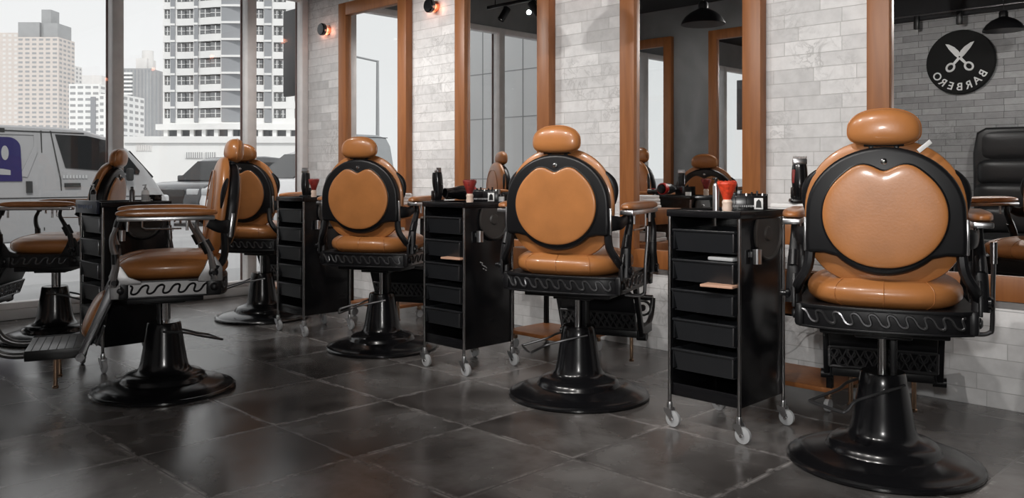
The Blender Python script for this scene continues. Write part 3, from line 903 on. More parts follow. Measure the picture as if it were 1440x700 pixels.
tpos = [(-1.812, 3.03, 0, 'black salon trolley in front, holding the orange-red neck brush'),
        (-3.345, 3.02, 0, 'black salon trolley with the dark red brush and black case, left of second front chair'),
        (-4.83, 3.01, 0, 'black salon trolley farthest along the wall, beside the window-corner chair'),
        (-4.69, 1.765, 0, 'black salon trolley with the white pump bottle, behind the sideways chair')]
trs = [tr0] + [copy_tree(tr0) for _ in tpos[1:]]
for o, (x, y, a, l) in zip(trs, tpos):
    o.location = (x, y, 0); o.rotation_euler = (0, 0, a); tag(o, l, 'trolley', 'black five-drawer salon trolleys')
mk = MB()
for (a, b_) in (((0, 0), (0.02, -0.008)), ((0.012, -0.012), (0.034, -0.026)), ((0.03, -0.020), (0.048, -0.034)), ((0.02, -0.034), (0.03, -0.038)), ((0.036, -0.042), (0.046, -0.046))):
    mk.tube([(0.1535, -0.06 + a[0], 0.56 + a[1]), (0.1535, -0.06 + b_[0], 0.56 + b_[1])], 0.0025, n=5)
mk.build('pale_script', M['bgrey'], trs[1])
TT = 0.8525  # top of the tray

# ------------------------------------------------------------------ wooden stations on casters between the chairs
def build_station():
    root = empty('wooden_station', (0, 0, 0))
    hx, hy = 0.235, 0.17
    MB().b2((-hx, -hy, 0.088), (hx, hy, 0.108), 0.002).build('bottom_board', M['wood'], root)
    MB().b2((-hx, -hy, 0.70), (hx, hy, 0.795), 0.003).build('top_box', M['wood'], root)
    dbox = MB().b2((-hx + 0.01, -hy, 0.40), (hx - 0.01, hy, 0.586), 0.003).build('lower_drawer', M['wood'], root)
    MB().lathe([(0, 0), (0.006, 0), (0.010, -0.012), (0.007, -0.018), (0, -0.019)], (0, -hy, 0.49), 14, 'y').build('drawer_knob', M['chrome'], dbox)
    MB().b2((-hx, -hy - 0.002, 0.392), (hx, hy, 0.399)).build('drawer_rail', M['black'], root)
    for sx in (-1, 1):
        for sy in (-1, 1):
            MB().b2((sx * (hx - 0.02) - 0.012, sy * (hy - 0.02) - 0.012, 0.10), (sx * (hx - 0.02) + 0.012, sy * (hy - 0.02) + 0.012, 0.702), 0.002).build('leg', M['shell'], root)
            c = MB().b2((sx * (hx - 0.035) - 0.012, sy * (hy - 0.035) - 0.012, 0.055), (sx * (hx - 0.035) + 0.012, sy * (hy - 0.035) + 0.012, 0.089), 0.004).build('caster', M['brass'], root)
            MB().lathe([(0, -0.009), (0.026, -0.009), (0.0285, 0), (0.026, 0.009), (0, 0.009)], (sx * (hx - 0.035), sy * (hy - 0.035), 0.0285), 18, 'x').build('wheel', M['clear'], c)
    return root
st0 = build_station()
spos = [(-1.81, 3.64, 'wooden station on casters behind the front trolley, left of the nearest chair'),
        (-3.30, 3.66, 'wooden station on casters behind the second front trolley, seen past chair pedestal'),
        (-4.92, 3.66, 'wooden station on casters in front of stone strip beside the spotlight mirror'),
        (-6.24, 3.68, 'wooden station on casters in the window corner')]
sts = [st0] + [copy_tree(st0) for _ in spos[1:]]
for o, (x, y, l) in zip(sts, spos):
    o.location = (x, y, 0); tag(o, l, 'station', 'wooden stations on casters')

# folded towels
def towel(x, y, z, label, w=0.2, d=0.14, h=0.026, m='white'):
    o = MB()
    o.b2((-w / 2, -d / 2, 0), (w / 2, d / 2, h / 2 - 0.001), 0.006, 3).b2((-w / 2 + 0.003, -d / 2 + 0.004, h / 2), (w / 2 - 0.004, d / 2, h), 0.006, 3)
    o.b2((-w / 2, d / 2 - 0.012, 0.004), (w / 2, d / 2 + 0.002, h - 0.004), 0.004)
    t = o.build('folded_towel', M[m], None, (x, y, z)); tag(t, label, 'towel', 'folded white towels')
    return t
names = {0: 'nearest chair', 1: 'second front chair', 2: 'chair facing the spotlight mirror'}
for i, (sx_, sy_) in enumerate(((-1.81, 3.64), (-3.30, 3.66), (-4.92, 3.66))):
    towel(sx_ + 0.07, sy_ - 0.04, 0.5862, 'white towel in niche of the wooden station by the ' + names[i], h=0.055)
    towel(sx_ + 0.02, sy_ + 0.02, 0.7955, 'lower white towel on wooden station by the ' + names[i], w=0.26, d=0.2, h=0.04)
    towel(sx_ + 0.02, sy_ + 0.02, 0.8360, 'upper white towel on wooden station by the ' + names[i], w=0.25, d=0.19, h=0.04)

# ------------------------------------------------------------------ things on the trolleys and stations
def brush(x, y, z, mat, label, s=1.0):
    r = empty('neck_brush', (x, y, z), 0, label, 'brush', 'neck brushes')
    MB().lathe([(0, 0), (0.018 * s, 0), (0.020 * s, 0.004), (0.0165 * s, 0.012), (0.019 * s, 0.022), (0.0165 * s, 0.034), (0.019 * s, 0.046), (0.016 * s, 0.052), (0.015 * s, 0.056), (0, 0.056)], n=24).build('handle', M['birch'], r)
    b = MB()
    b.lathe([(0, 0.055), (0.014 * s, 0.055), (0.024 * s, 0.085), (0.036 * s, 0.115), (0.034 * s, 0.122), (0.02 * s, 0.126), (0, 0.127)], n=28)
    rnd = random.Random(3)
    for k in range(60):
        a = rnd.random() * 2 * PI; q = 0.6 + 0.4 * rnd.random()
        b.tube([(0.013 * s * math.cos(a) * q, 0.013 * s * math.sin(a) * q, 0.057), (0.0375 * s * math.cos(a) * q, 0.0375 * s * math.sin(a) * q, 0.118 + 0.012 * rnd.random())], 0.0016, n=4)
    b.build('bristles', mat, r)
    return r
brush(-1.735, 2.905, TT, M['red'], 'orange-red neck brush with pale handle standing on the front trolley', 1.05)
brush(-3.235, 2.93, TT, M['darkred'], 'dark red neck brush standing on the second front trolley', 1.0)
brush(-4.75, 2.96, TT, M['darkred'], 'dark red neck brush on the trolley farthest along the wall', 0.95)

def spray(x, y, z, label, h=0.12, m='steel', rad=0.016):
    r = empty('spray_can', (x, y, z), 0, label, 'bottle')
    MB().lathe([(0, 0), (rad, 0), (rad, h * 0.78), (rad * 0.8, h * 0.86), (rad * 0.45, h * 0.9), (0, h * 0.9)], n=22).build('body', M[m], r)
    MB().lathe([(0, h * 0.9), (rad * 0.5, h * 0.9), (rad * 0.5, h * 1.02), (rad * 0.3, h * 1.05), (0, h * 1.05)], n=16).b2((-0.014, -0.004, h * 0.98), (0.0, 0.004, h * 1.03), 0.001).build('nozzle', M['black'], r)
    return r
spray(-1.79, 2.915, TT, 'slim silver spray can left of the orange-red brush', 0.135, rad=0.0125)

def organizer(x, y, z, label, w=0.19, d=0.12, h=0.075, rz=0.0, jar=True):
    r = empty('tool_organizer', (x, y, z), rz, label, 'organizer')
    b = MB().b2((-w / 2, -d / 2, 0), (w / 2, d / 2, 0.008), 0.002)
    b.b2((-w / 2, -d / 2, 0), (w / 2, -d / 2 + 0.005, h * 0.9), 0.002).b2((-w / 2, d / 2 - 0.005, 0), (w / 2, d / 2, h), 0.002)
    b.b2((-w / 2, -d / 2, 0), (-w / 2 + 0.005, d / 2, h), 0.002).b2((w / 2 - 0.005, -d / 2, 0), (w / 2, d / 2, h), 0.002)
    for k in (1, 2, 3): b.b2((-w / 2 + k * w / 4 - 0.002, -d / 2, 0), (-w / 2 + k * w / 4 + 0.002, d / 2, h * 0.85))
    b.build('case', M['plastic'], r)
    for k in range(7):
        px = -w / 2 + 0.02 + k * (w - 0.04) / 6
        MB().cyl((px, -0.02 + 0.01 * (k % 3), 0.01), (px + 0.004, 0.0, h + 0.006 * (k % 3)), 0.0045, n=10).build('tool', M['steel'] if k % 3 == 0 else M['black'], r)
    # pale lettered label plate on the front
    MB().b2((w / 2 - 0.052, -d / 2 - 0.0012, 0.014), (w / 2 - 0.018, -d / 2 - 0.0002, h * 0.78), 0.0004).build('pale_sticker', M['white'], r)
    MB().prism([(w / 2 - 0.046, 0.02), (w / 2 - 0.024, 0.02), (w / 2 - 0.026, 0.045), (w / 2 - 0.035, h * 0.72), (w / 2 - 0.044, 0.045)], -d / 2 - 0.002, -d / 2 - 0.0013, 'xz').build('sticker_emblem', M['shell'], r)
    lt = MB()
    for k in range(10):
        lt.b2((-w / 2 + 0.03 + k * 0.0085, -d / 2 - 0.001, 0.022 + 0.001 * (k % 2)), (-w / 2 + 0.036 + k * 0.0085, -d / 2 - 0.0002, 0.030))
    lt.build('pale_script', M['bgrey'], r)
    return r
organizer(-1.768, 3.10, TT, 'black tool organizer with pale sticker at the back of the front trolley', rz=R(34), w=0.165, d=0.08)
organizer(-3.30, 3.09, TT, 'black tool organizer at the back of the second front trolley', rz=R(34), w=0.165, d=0.08)

def jar(x, y, z, label, rad=0.02, h=0.05, m='white', lid='black', name='cream_jar'):
    r = empty(name, (x, y, z), 0, label, 'jar')
    MB().lathe([(0, 0), (rad, 0), (rad, h * 0.7), (rad * 0.9, h * 0.75), (0, h * 0.75)], n=22).build('body', M[m], r)
    MB().lathe([(0, h * 0.75), (rad * 0.95, h * 0.75), (rad * 0.95, h), (0, h)], n=22).build('lid', M[lid], r)
    return r
jar(-3.235, 3.15, TT, 'small white jar right of the organizer on the second front trolley')

def dryer(x, y, z, rz, label, accent='redplastic', tilt=0):
    r = empty('hair_dryer', (x, y, z), rz, label, 'hair dryer')
    b = MB()
    b.lathe([(0, -0.09), (0.028, -0.09), (0.036, -0.07), (0.040, -0.03), (0.038, 0.02), (0.028, 0.07), (0.024, 0.10), (0.026, 0.12), (0.022, 0.12), (0.018, 0.09), (0, 0.09)], (0, 0, 0.0405), 26, 'x')
    b.tube([(-0.03, -0.01, 0.035), (-0.028, -0.06, 0.026), (-0.018, -0.11, 0.020), (-0.01, -0.15, 0.0185)], 0.018, smooth=5, n=12)
    b.build('body', M['black'], r)
    MB().lathe([(0.0385, -0.075), (0.041, -0.068), (0.042, -0.045), (0.0405, -0.04)], (0, 0, 0.0405), 26, 'x').b2((-0.03, -0.115, 0.036), (-0.02, -0.08, 0.042), 0.002).build('accent_ring', M[accent], r)
    return r
dryer(-3.455, 3.075, 0.868, R(268), 'black hair dryer with red ring lying on the second front trolley')

def clipper(x, y, z, rz, label, h=0.19, red=True):
    """hair clipper standing in its charging stand"""
    r = empty('hair_clipper', (x, y, z), rz, label, 'clipper')
    MB().b2((-0.035, -0.03, 0), (0.035, 0.03, 0.022), 0.008).b2((-0.028, 0.005, 0.02), (0.028, 0.028, 0.07), 0.006).build('charging_stand', M['plastic'], r)
    MB().tube([(0, 0, 0.022), (0, -0.004, 0.07), (0, 0.0, 0.12), (0, 0.002, 0.165)], 0.024, smooth=6, n=16, taper=lambda u: 0.82 + 0.35 * math.sin(u * 2.6)).build('body', M['black'], r)
    c = MB().b2((-0.024, -0.014, 0.165), (0.024, 0.010, h), 0.003)
    for k in range(9): c.b2((-0.022 + k * 0.0053, -0.012, h), (-0.0195 + k * 0.0053, -0.002, h + 0.01))
    c.build('blade', M['steel'], r)
    if red: MB().b2((-0.027, -0.020, 0.085), (-0.014, 0.006, 0.145), 0.005).build('red_switch', M['darkred'], r)
    return r
CL = clipper(-1.785, 3.60, 0.8765, R(35), 'black clipper with red switch standing on towels beside the nearest chair')
CL.scale = (1.25, 1.25, 1.05)
clipper(-4.88, 2.98, TT, R(20), 'black clipper standing on the trolley farthest along the wall', red=False)
clipper(-3.455, 2.90, TT, R(160), 'black clipper standing at the front corner of the second front trolley', h=0.18, red=False)

# bottle trolley: pump bottle, spray bottles, tin, raised label box
def pump(x, y, z, label, h=0.12, rad=0.024, m='cream', cap='clear'):
    r = empty('pump_bottle', (x, y, z), 0, label, 'bottle')
    MB().lathe([(0, 0), (rad, 0), (rad * 1.02, 0.005), (rad * 1.02, h * 0.62), (rad * 0.8, h * 0.7), (rad * 0.4, h * 0.74), (0, h * 0.74)], n=24).build('body', M[m], r)
    MB().lathe([(0, h * 0.74), (rad * 0.5, h * 0.74), (rad * 0.5, h * 0.84), (0.004, h * 0.86), (0.004, h * 0.97), (0, h * 0.97)], n=16).b2((-0.030, -0.005, h * 0.95), (0.008, 0.005, h * 1.02), 0.002).build('pump_head', M[cap], r)
    MB().lathe([(rad * 1.03, h * 0.16), (rad * 1.04, h * 0.16), (rad * 1.04, h * 0.48), (rad * 1.03, h * 0.48)], n=24).build('grey_band', M['bgrey'], r)
    return r
pump(-4.575, 1.825, TT, 'white pump bottle standing on the trolley behind the sideways chair', 0.10, 0.019)
spray(-4.65, 1.785, TT, 'slim dark spray bottle left of the white pump bottle', 0.085, 'gun', 0.014)
pump(-4.80, 1.64, TT, 'small dark pump bottle with pale head at left end of the trolley', 0.10, 0.014, 'black', 'clear')
cs = empty('black_tin', (-4.615, 1.885, TT), R(20), 'flat black tin with pale emblem right of the white pump bottle', 'tin')
MB().b2((-0.035, -0.025, 0), (0.035, 0.025, 0.04), 0.004).build('body', M['plastic'], cs)
MB().b2((-0.037, -0.027, 0.04), (0.037, 0.027, 0.047), 0.003).build('lid', M['gun'], cs)
MB().b2((-0.02, -0.0265, 0.016), (0.02, -0.0252, 0.022)).b2((-0.004, -0.0265, 0.008), (0.004, -0.0252, 0.032)).build('pale_emblem', M['white'], cs)
lb = empty('label_box', (-4.695, 1.585, 0), 0, 'dark box with faint blue script hooked on front of the bottle trolley', 'box')
MB().b2((-0.15, -0.02, 0.805), (0.15, 0.0, 0.872), 0.004).build('body', M['navy'] if 'navy' in M else simple('navy_box', (0.02, 0.028, 0.05), 0.35), lb)
lt = MB()
for k in range(9):
    lt.b2((-0.11 + k * 0.024, -0.0212, 0.828 + 0.003 * (k % 3)), (-0.096 + k * 0.024, -0.0203, 0.850 - 0.003 * (k % 2)))
lt.build('blue_script', simple('blue_script', (0.07, 0.11, 0.22), 0.4), lb)

# drawer contents
def small(name, mb, mat, label, cat):
    return tag(mb.build(name, mat), label, cat)
small('wooden_tray', MB().box((-1.735, 2.885, 0.584), (0.13, 0.16, 0.010), 0.002, rot=Matrix.Rotation(R(8), 3, 'Z')), M['tanwood'], 'pale wooden tray resting on the third drawer of front trolley', 'tray')
small('comb_case', MB().b2((-1.80, 2.87, 0.674), (-1.69, 2.97, 0.688), 0.004), M['clear'], 'clear flat comb case lying in the second drawer of front trolley', 'case')
small('paper_cup', MB().lathe([(0, 0), (0.006, 0), (0.026, 0.022), (0.024, 0.023), (0.004, 0.004), (0, 0.003)], (-1.745, 2.89, 0.5895), 20), M['white'], 'white cone of folded paper on the pale wooden tray', 'paper')
small('red_comb', MB().box((-1.72, 2.885, 0.262), (0.07, 0.018, 0.006), 0.002, rot=Matrix.Rotation(R(-12), 3, 'Z')).box((-1.725, 2.91, 0.262), (0.05, 0.012, 0.008), 0.002, rot=Matrix.Rotation(R(30), 3, 'Z')), M['redplastic'], 'red comb lying in the lowest drawer of the front trolley', 'comb')
small('wooden_tray', MB().box((-3.26, 2.885, 0.584), (0.13, 0.15, 0.010), 0.002, rot=Matrix.Rotation(R(8), 3, 'Z')), M['tanwood'], 'pale wooden tray resting on third drawer of second front trolley', 'tray')

# cables hanging from the stations
def cable(name, pts, label):
    return tag(MB().tube(pts, 0.0028, smooth=6, n=6).build(name, M['cable']), label, 'cable')
cable('power_cable', [(-2.02, 3.85, 0.39), (-2.06, 3.92, 0.30), (-2.10, 3.96, 0.20), (-2.2, 3.97, 0.14), (-2.26, 4.02, 0.12)], 'thin black cable drooping left of the nearest wooden station')
cable('power_cable', [(-1.74, 3.86, 0.39), (-1.69, 3.90, 0.32), (-1.70, 3.93, 0.24), (-1.66, 3.92, 0.16), (-1.58, 3.90, 0.10), (-1.54, 3.96, 0.02)], 'thin black cable hanging under nearest wooden station beside its leg')

# ------------------------------------------------------------------ ceiling lights
def pendant(x, y, z, label):
    r = empty('pendant_lamp', (x, y, z), 0, label, 'pendant lamp', 'black dome pendants')
    sh = MB().lathe([(0.155, 0.0), (0.158, 0.003), (0.152, 0.02), (0.13, 0.055), (0.095, 0.085), (0.055, 0.105), (0.035, 0.115), (0.035, 0.15), (0.028, 0.165), (0.0, 0.168)], n=40)
    sh.lathe([(0.152, 0.002), (0.146, 0.02), (0.125, 0.052), (0.09, 0.08), (0.05, 0.10), (0.0, 0.105)], n=40)
    sh.build('dome_shade', M['shell'], r)
    MB().lathe([(0, 0.045), (0.020, 0.052), (0.025, 0.068), (0.020, 0.085), (0.012, 0.10), (0, 0.10)], n=20).build('bulb', M['bulb'], r)
    MB().cyl((0, 0, 0.16), (0, 0, CZ - z), 0.004).lathe([(0, CZ - z - 0.03), (0.04, CZ - z - 0.03), (0.045, CZ - z), (0, CZ - z)], n=20).build('cord', M['cable'], r)
    lt_ = bpy.data.lights.new('pendant_light', 'POINT'); lt_.energy = 5; lt_.shadow_soft_size = 0.008; lt_.color = (1, 0.95, 0.88)
    lo = bpy.data.objects.new('pendant_light', lt_); COL.objects.link(lo); lo.parent = r; lo.location = (0, 0, 0.035)
pendant(-3.38, 2.74, 2.09, 'black dome pendant seen in the second mirror from the right')
pendant(-2.12, 0.19, 2.20, 'black dome pendant overlapping the round scissors sign in reflection')

def track(x0, x1, y, z, heads, label):
    r = empty('track_light', ((x0 + x1) / 2, y, z), 0, label, 'track light', 'ceiling spotlight tracks')
    hl = (x1 - x0) / 2
    MB().b2((-hl, -0.018, 0), (hl, 0.018, 0.03), 0.003).build('rail', M['shell'], r)
    MB().cyl((-hl + 0.1, 0, 0.03), (-hl + 0.1, 0, CZ - z), 0.005).cyl((hl - 0.1, 0, 0.03), (hl - 0.1, 0, CZ - z), 0.005).build('hanger', M['shell'], r)
    for (hx_, tx, ty) in heads:
        q = Vector((tx, ty, -1)).normalized().to_track_quat('Z', 'Y').to_matrix()
        c = Vector((hx_, 0, -0.075))
        s_ = MB().lathe([(0, -0.07), (0.032, -0.07), (0.036, -0.06), (0.036, 0.06), (0.034, 0.07), (0.030, 0.066), (0.028, 0.05), (0, 0.048)], c, 24, rot=q)
        s_.cyl((hx_, 0, 0.0), (hx_, 0, -0.05), 0.006)
        so_ = s_.build('spot_head', M['shell'], r)
        MB().lathe([(0, 0.05), (0.026, 0.05), (0.026, 0.054), (0, 0.054)], c, 20, rot=q).build('lens', M['bulb'], so_)
    return r
track(-6.05, -4.7, 2.35, 2.62, [(-0.45, -0.3, 0.5), (-0.05, 0.5, -0.4), (0.4, 0.6, -0.3)], 'black spotlight track with three heads near the window')
track(-3.9, -0.6, 0.75, 2.62, [(-1.4, 0.1, 0.9), (-0.5, 0.0, 0.9), (0.5, 0.0, 0.9), (1.4, 0.0, 0.9)], 'added long black spotlight track over the aisle with four heads')  # unseen track, added to light the mirror wall

track(-5.0, -0.7, 1.9, 2.62, [(-1.75, -0.2, -0.9), (-0.05, 0.0, -0.9), (1.65, 0.0, -0.9)], 'added black spotlight track brightening the wall opposite the mirrors')  # unseen too, added to lift the dim opposite wall
# hooks under the beam seen in the mirror
for i, hx_ in enumerate((-3.02, -2.66)):
    pass
bk = empty('hook_rail', (-2.8, OY + 0.10, 2.42), 0, 'black rail with two short hangers above the scissors sign', 'rail')
MB().b2((-0.45, -0.012, 0.06), (3.5, 0.012, 0.075), 0.003).build('rail_bar', M['gun'], bk)
for hx_ in (-0.15, 0.22, 1.2): MB().b2((hx_ - 0.022, -0.02, -0.06), (hx_ + 0.022, 0.02, 0.062), 0.004).build('hanger', M['shell'], bk)

# ------------------------------------------------------------------ round scissors sign
def sign(x, z, rad=0.287):
    # root frame: local x to the reader's right, local y up, normal toward +Y of the room
    r = empty('round_sign', (x, OY, z), 0, 'round black barber sign with white scissors, seen mirrored', 'sign')
    r.rotation_euler = (R(90), 0, R(180))
    MB().lathe([(0, 0.0), (rad, 0.0), (rad + 0.003, 0.004), (rad + 0.003, 0.040), (rad - 0.002, 0.045), (0, 0.045)], n=64).build('disc', M['signblack'], r)
    F = 0.0455
    def half(sgn, zz):
        m = MB()
        # blade: from pivot up to the tip, handle below with ring
        a = R(42) * sgn
        rot = Matrix.Translation((0, 0.04, zz)) @ Matrix.Rotation(-a, 4, 'Z')
        bl = [(-0.012, -0.02), (-0.033, 0.05), (-0.032, 0.10), (-0.016, 0.155), (0.002, 0.180), (0.014, 0.12), (0.018, 0.04), (0.012, -0.02), (0.010, -0.085), (-0.010, -0.085)]
        if sgn < 0: bl = [(-u, v) for u, v in bl]
        m.prism(bl, 0, 0.003, 'xy', 0, rot)
        ringp = [rot @ Vector((0.030 * math.cos(2 * PI * k / 24), -0.115 + 0.036 * math.sin(2 * PI * k / 24), 0.002)) for k in range(24)]
        m.tube(ringp, 0.0095, closed=True, n=8, flat=1)
        return m
    half(1, F).build('scissor_blade', M['signwhite'], r)
    half(-1, F + 0.004).build('scissor_blade', M['signwhite'], r)
    MB().lathe([(0, 0), (0.007, 0), (0.007, 0.003), (0, 0.003)], (0, 0.045, F + 0.0075), 12).build('pivot', M['signblack'], r)
    txt = 'BARBERO'
    n = len(txt)
    for k, ch in enumerate(txt):
        cu = bpy.data.curves.new('letter', 'FONT'); cu.body = ch; cu.size = 0.096; cu.align_x = 'CENTER'; cu.align_y = 'CENTER'
        cu.extrude = 0.0015; cu.offset = 0.0012
        o = bpy.data.objects.new('letter', cu)
        COL.objects.link(o)
        dg = bpy.context.evaluated_depsgraph_get()
        me = bpy.data.meshes.new_from_object(o.evaluated_get(dg))
        bpy.data.objects.remove(o)
        me.materials.clear(); me.materials.append(M['signwhite'])
        # little serifs come as short bars
        lo = bpy.data.objects.new('letter', me); COL.objects.link(lo); lo.parent = r
        ang = R(-90 + (k - (n - 1) / 2) * 19.5)
        rr = rad * 0.795
        lo.location = (rr * math.cos(ang), rr * math.sin(ang), F + 0.001)
        lo.rotation_euler = (0, 0, ang + PI / 2)
sign(-2.595, 2.03)

# ------------------------------------------------------------------ black armchair by the opposite wall
def salon_armchair(x, y, rz):
    r = empty('salon_armchair', (x, y, 0), rz, 'tall black tufted leather armchair below the round sign', 'armchair')
    MB().b2((-0.33, -0.28, 0.08), (0.33, 0.30, 0.40), 0.04, 4).build('base_box', M['bleather'], r)
    MB().pillow(sup(0.26, 0.27, 5, 40, 0, 0.02), 0.07, 0.08, 'xy', p=3, w0=0.44).build('seat_cushion', M['bleather'], r)
    bk = MB()
    for i, (z, h) in enumerate(((0.62, 0.12), (0.82, 0.12), (1.03, 0.12), (1.26, 0.15))):
        bk.pillow(sup(0.27 + 0.01 * (i % 2), h, 4.5, 40, 0, z), 0.10, 0.09, 'xz', p=3, w0=-0.20 - 0.03 * i)
    bk.prism([(-0.29, 0.40), (0.29, 0.40), (0.30, 1.2), (0.27, 1.38), (0.2, 1.42), (-0.2, 1.42), (-0.27, 1.38), (-0.30, 1.2)], -0.36, -0.22, 'xz', 0.03)
    bk.build('back_cushion', M['bleather'], r)
    for sx in (-1, 1):
        MB().b2((sx * 0.30, -0.28, 0.40), (sx * 0.40, 0.28, 0.66), 0.045, 4).build('armrest', M['bleather'], r)
        MB().lathe([(0, 0), (0.025, 0), (0.03, 0.08), (0, 0.08)], (sx * 0.26, 0.22, 0), 14).build('leg', M['gun'], r)
        MB().lathe([(0, 0), (0.025, 0), (0.03, 0.08), (0, 0.08)], (sx * 0.26, -0.22, 0), 14).build('leg', M['gun'], r)
salon_armchair(-2.13, 0.10, R(-4))

# ------------------------------------------------------------------ outside
GZ = -0.26
struct(MB().b2((-260, -120, GZ - 0.2), (WX - 0.12 - 2.4, 300, GZ)).build('street', M['asphalt']))
struct(MB().b2((WX - 0.12 - 2.4, -40, GZ - 0.2), (WX - 0.12, 60, -0.06), 0.02).build('pavement', M['pavement']))

# cladding wall at right angles to the shop front (seen in the spotlight mirror)
cw = MB().b2((-9.6, 0.0, -0.05), (WX - 0.12, 0.28, 5.0)).build('clad_wall', M['cladding']); struct(cw)
jm = MB()
for z in (0.95, 1.75, 2.35, 3.2): jm.b2((-9.6, 0.28, z), (WX - 0.12, 0.283, z + 0.012))
for x in (-9.1, -8.35, -7.6, -7.0): jm.b2((x, 0.28, -0.05), (x + 0.014, 0.284, 5.0))
jm.build('joint_lines', M['bgrey'], cw)

# blade sign on the facade
bs = empty('facade_sign', (-7.35, 4.36, 2.0), 0, 'dark hanging sign board outside at the window corner', 'sign')
MB().b2((-0.21, 0.0, -0.22), (0.18, 0.05, 0.62), 0.008).build('board', simple('dark_board', (0.045, 0.045, 0.048), 0.5), bs)
MB().cyl((0, 0.025, 0.62), (0, 0.025, 0.80), 0.01).cyl((-0.1, 0.025, 0.80), (0.6, 0.025, 0.80), 0.012).build('bracket', M['gun'], bs)

def wheel(mb_t, mb_r, x, y, r=0.33, w=0.22):
    mb_t.lathe([(0, -w / 2), (r * 0.7, -w / 2), (r * 0.96, -w / 2), (r, -w * 0.3), (r, w * 0.3), (r * 0.96, w / 2), (r * 0.7, w / 2), (0, w / 2)], (x, y, r), 30, 'x')
    mb_r.lathe([(0, -w / 2 - 0.012), (r * 0.55, -w / 2 - 0.012), (r * 0.62, -w / 2), (r * 0.62, w / 2), (r * 0.55, w / 2 + 0.012), (0, w / 2 + 0.012)], (x, y, r), 20, 'x')

def body_loft(outline, W, tumble, zb):
    """side outline (y,z) lofted across x, leaning inward above the belt line"""
    mb = MB()
    secs = [(-1.0, 0.10), (-0.985, 0.03), (-0.93, 0.0), (0.93, 0.0), (0.985, 0.03), (1.0, 0.10)]
    n = len(outline)
    cy = sum(o[0] for o in outline) / n; cz = sum(o[1] for o in outline) / n
    vs, fs = [], []
    for (sx, ins) in secs:
        for (y, z) in outline:
            k = max(0.0, (z - zb)) * tumble
            x = sx * (W / 2 - k)
            dy = (y - cy); dz = (z - cz)
            l = math.hypot(dy, dz)
            vs.append((x, y - dy / l * ins, z - dz / l * ins))
    for s_ in range(len(secs) - 1):
        for i in range(n):
            j = (i + 1) % n
            fs.append((s_ * n + i, s_ * n + j, (s_ + 1) * n + j, (s_ + 1) * n + i))
    fs.append(tuple(range(n))); fs.append(tuple((len(secs) - 1) * n + i for i in range(n)))
    return mb.poly(vs, fs)

def side_panel(mb, pts, W, tumble, zb, off=0.006, sides=(-1, 1)):
    for sx in sides:
        A = [(sx * (W / 2 - max(0, z - zb) * tumble + off), y, z) for y, z in pts]
        Bq = [(sx * (W / 2 - max(0, z - zb) * tumble - 0.03), y, z) for y, z in pts]
        n = len(pts)
        fs = [tuple(range(n)), tuple(range(n, 2 * n))[::-1]] + [(i, (i + 1) % n, n + (i + 1) % n, n + i) for i in range(n)]
        mb.poly(A + Bq, fs)

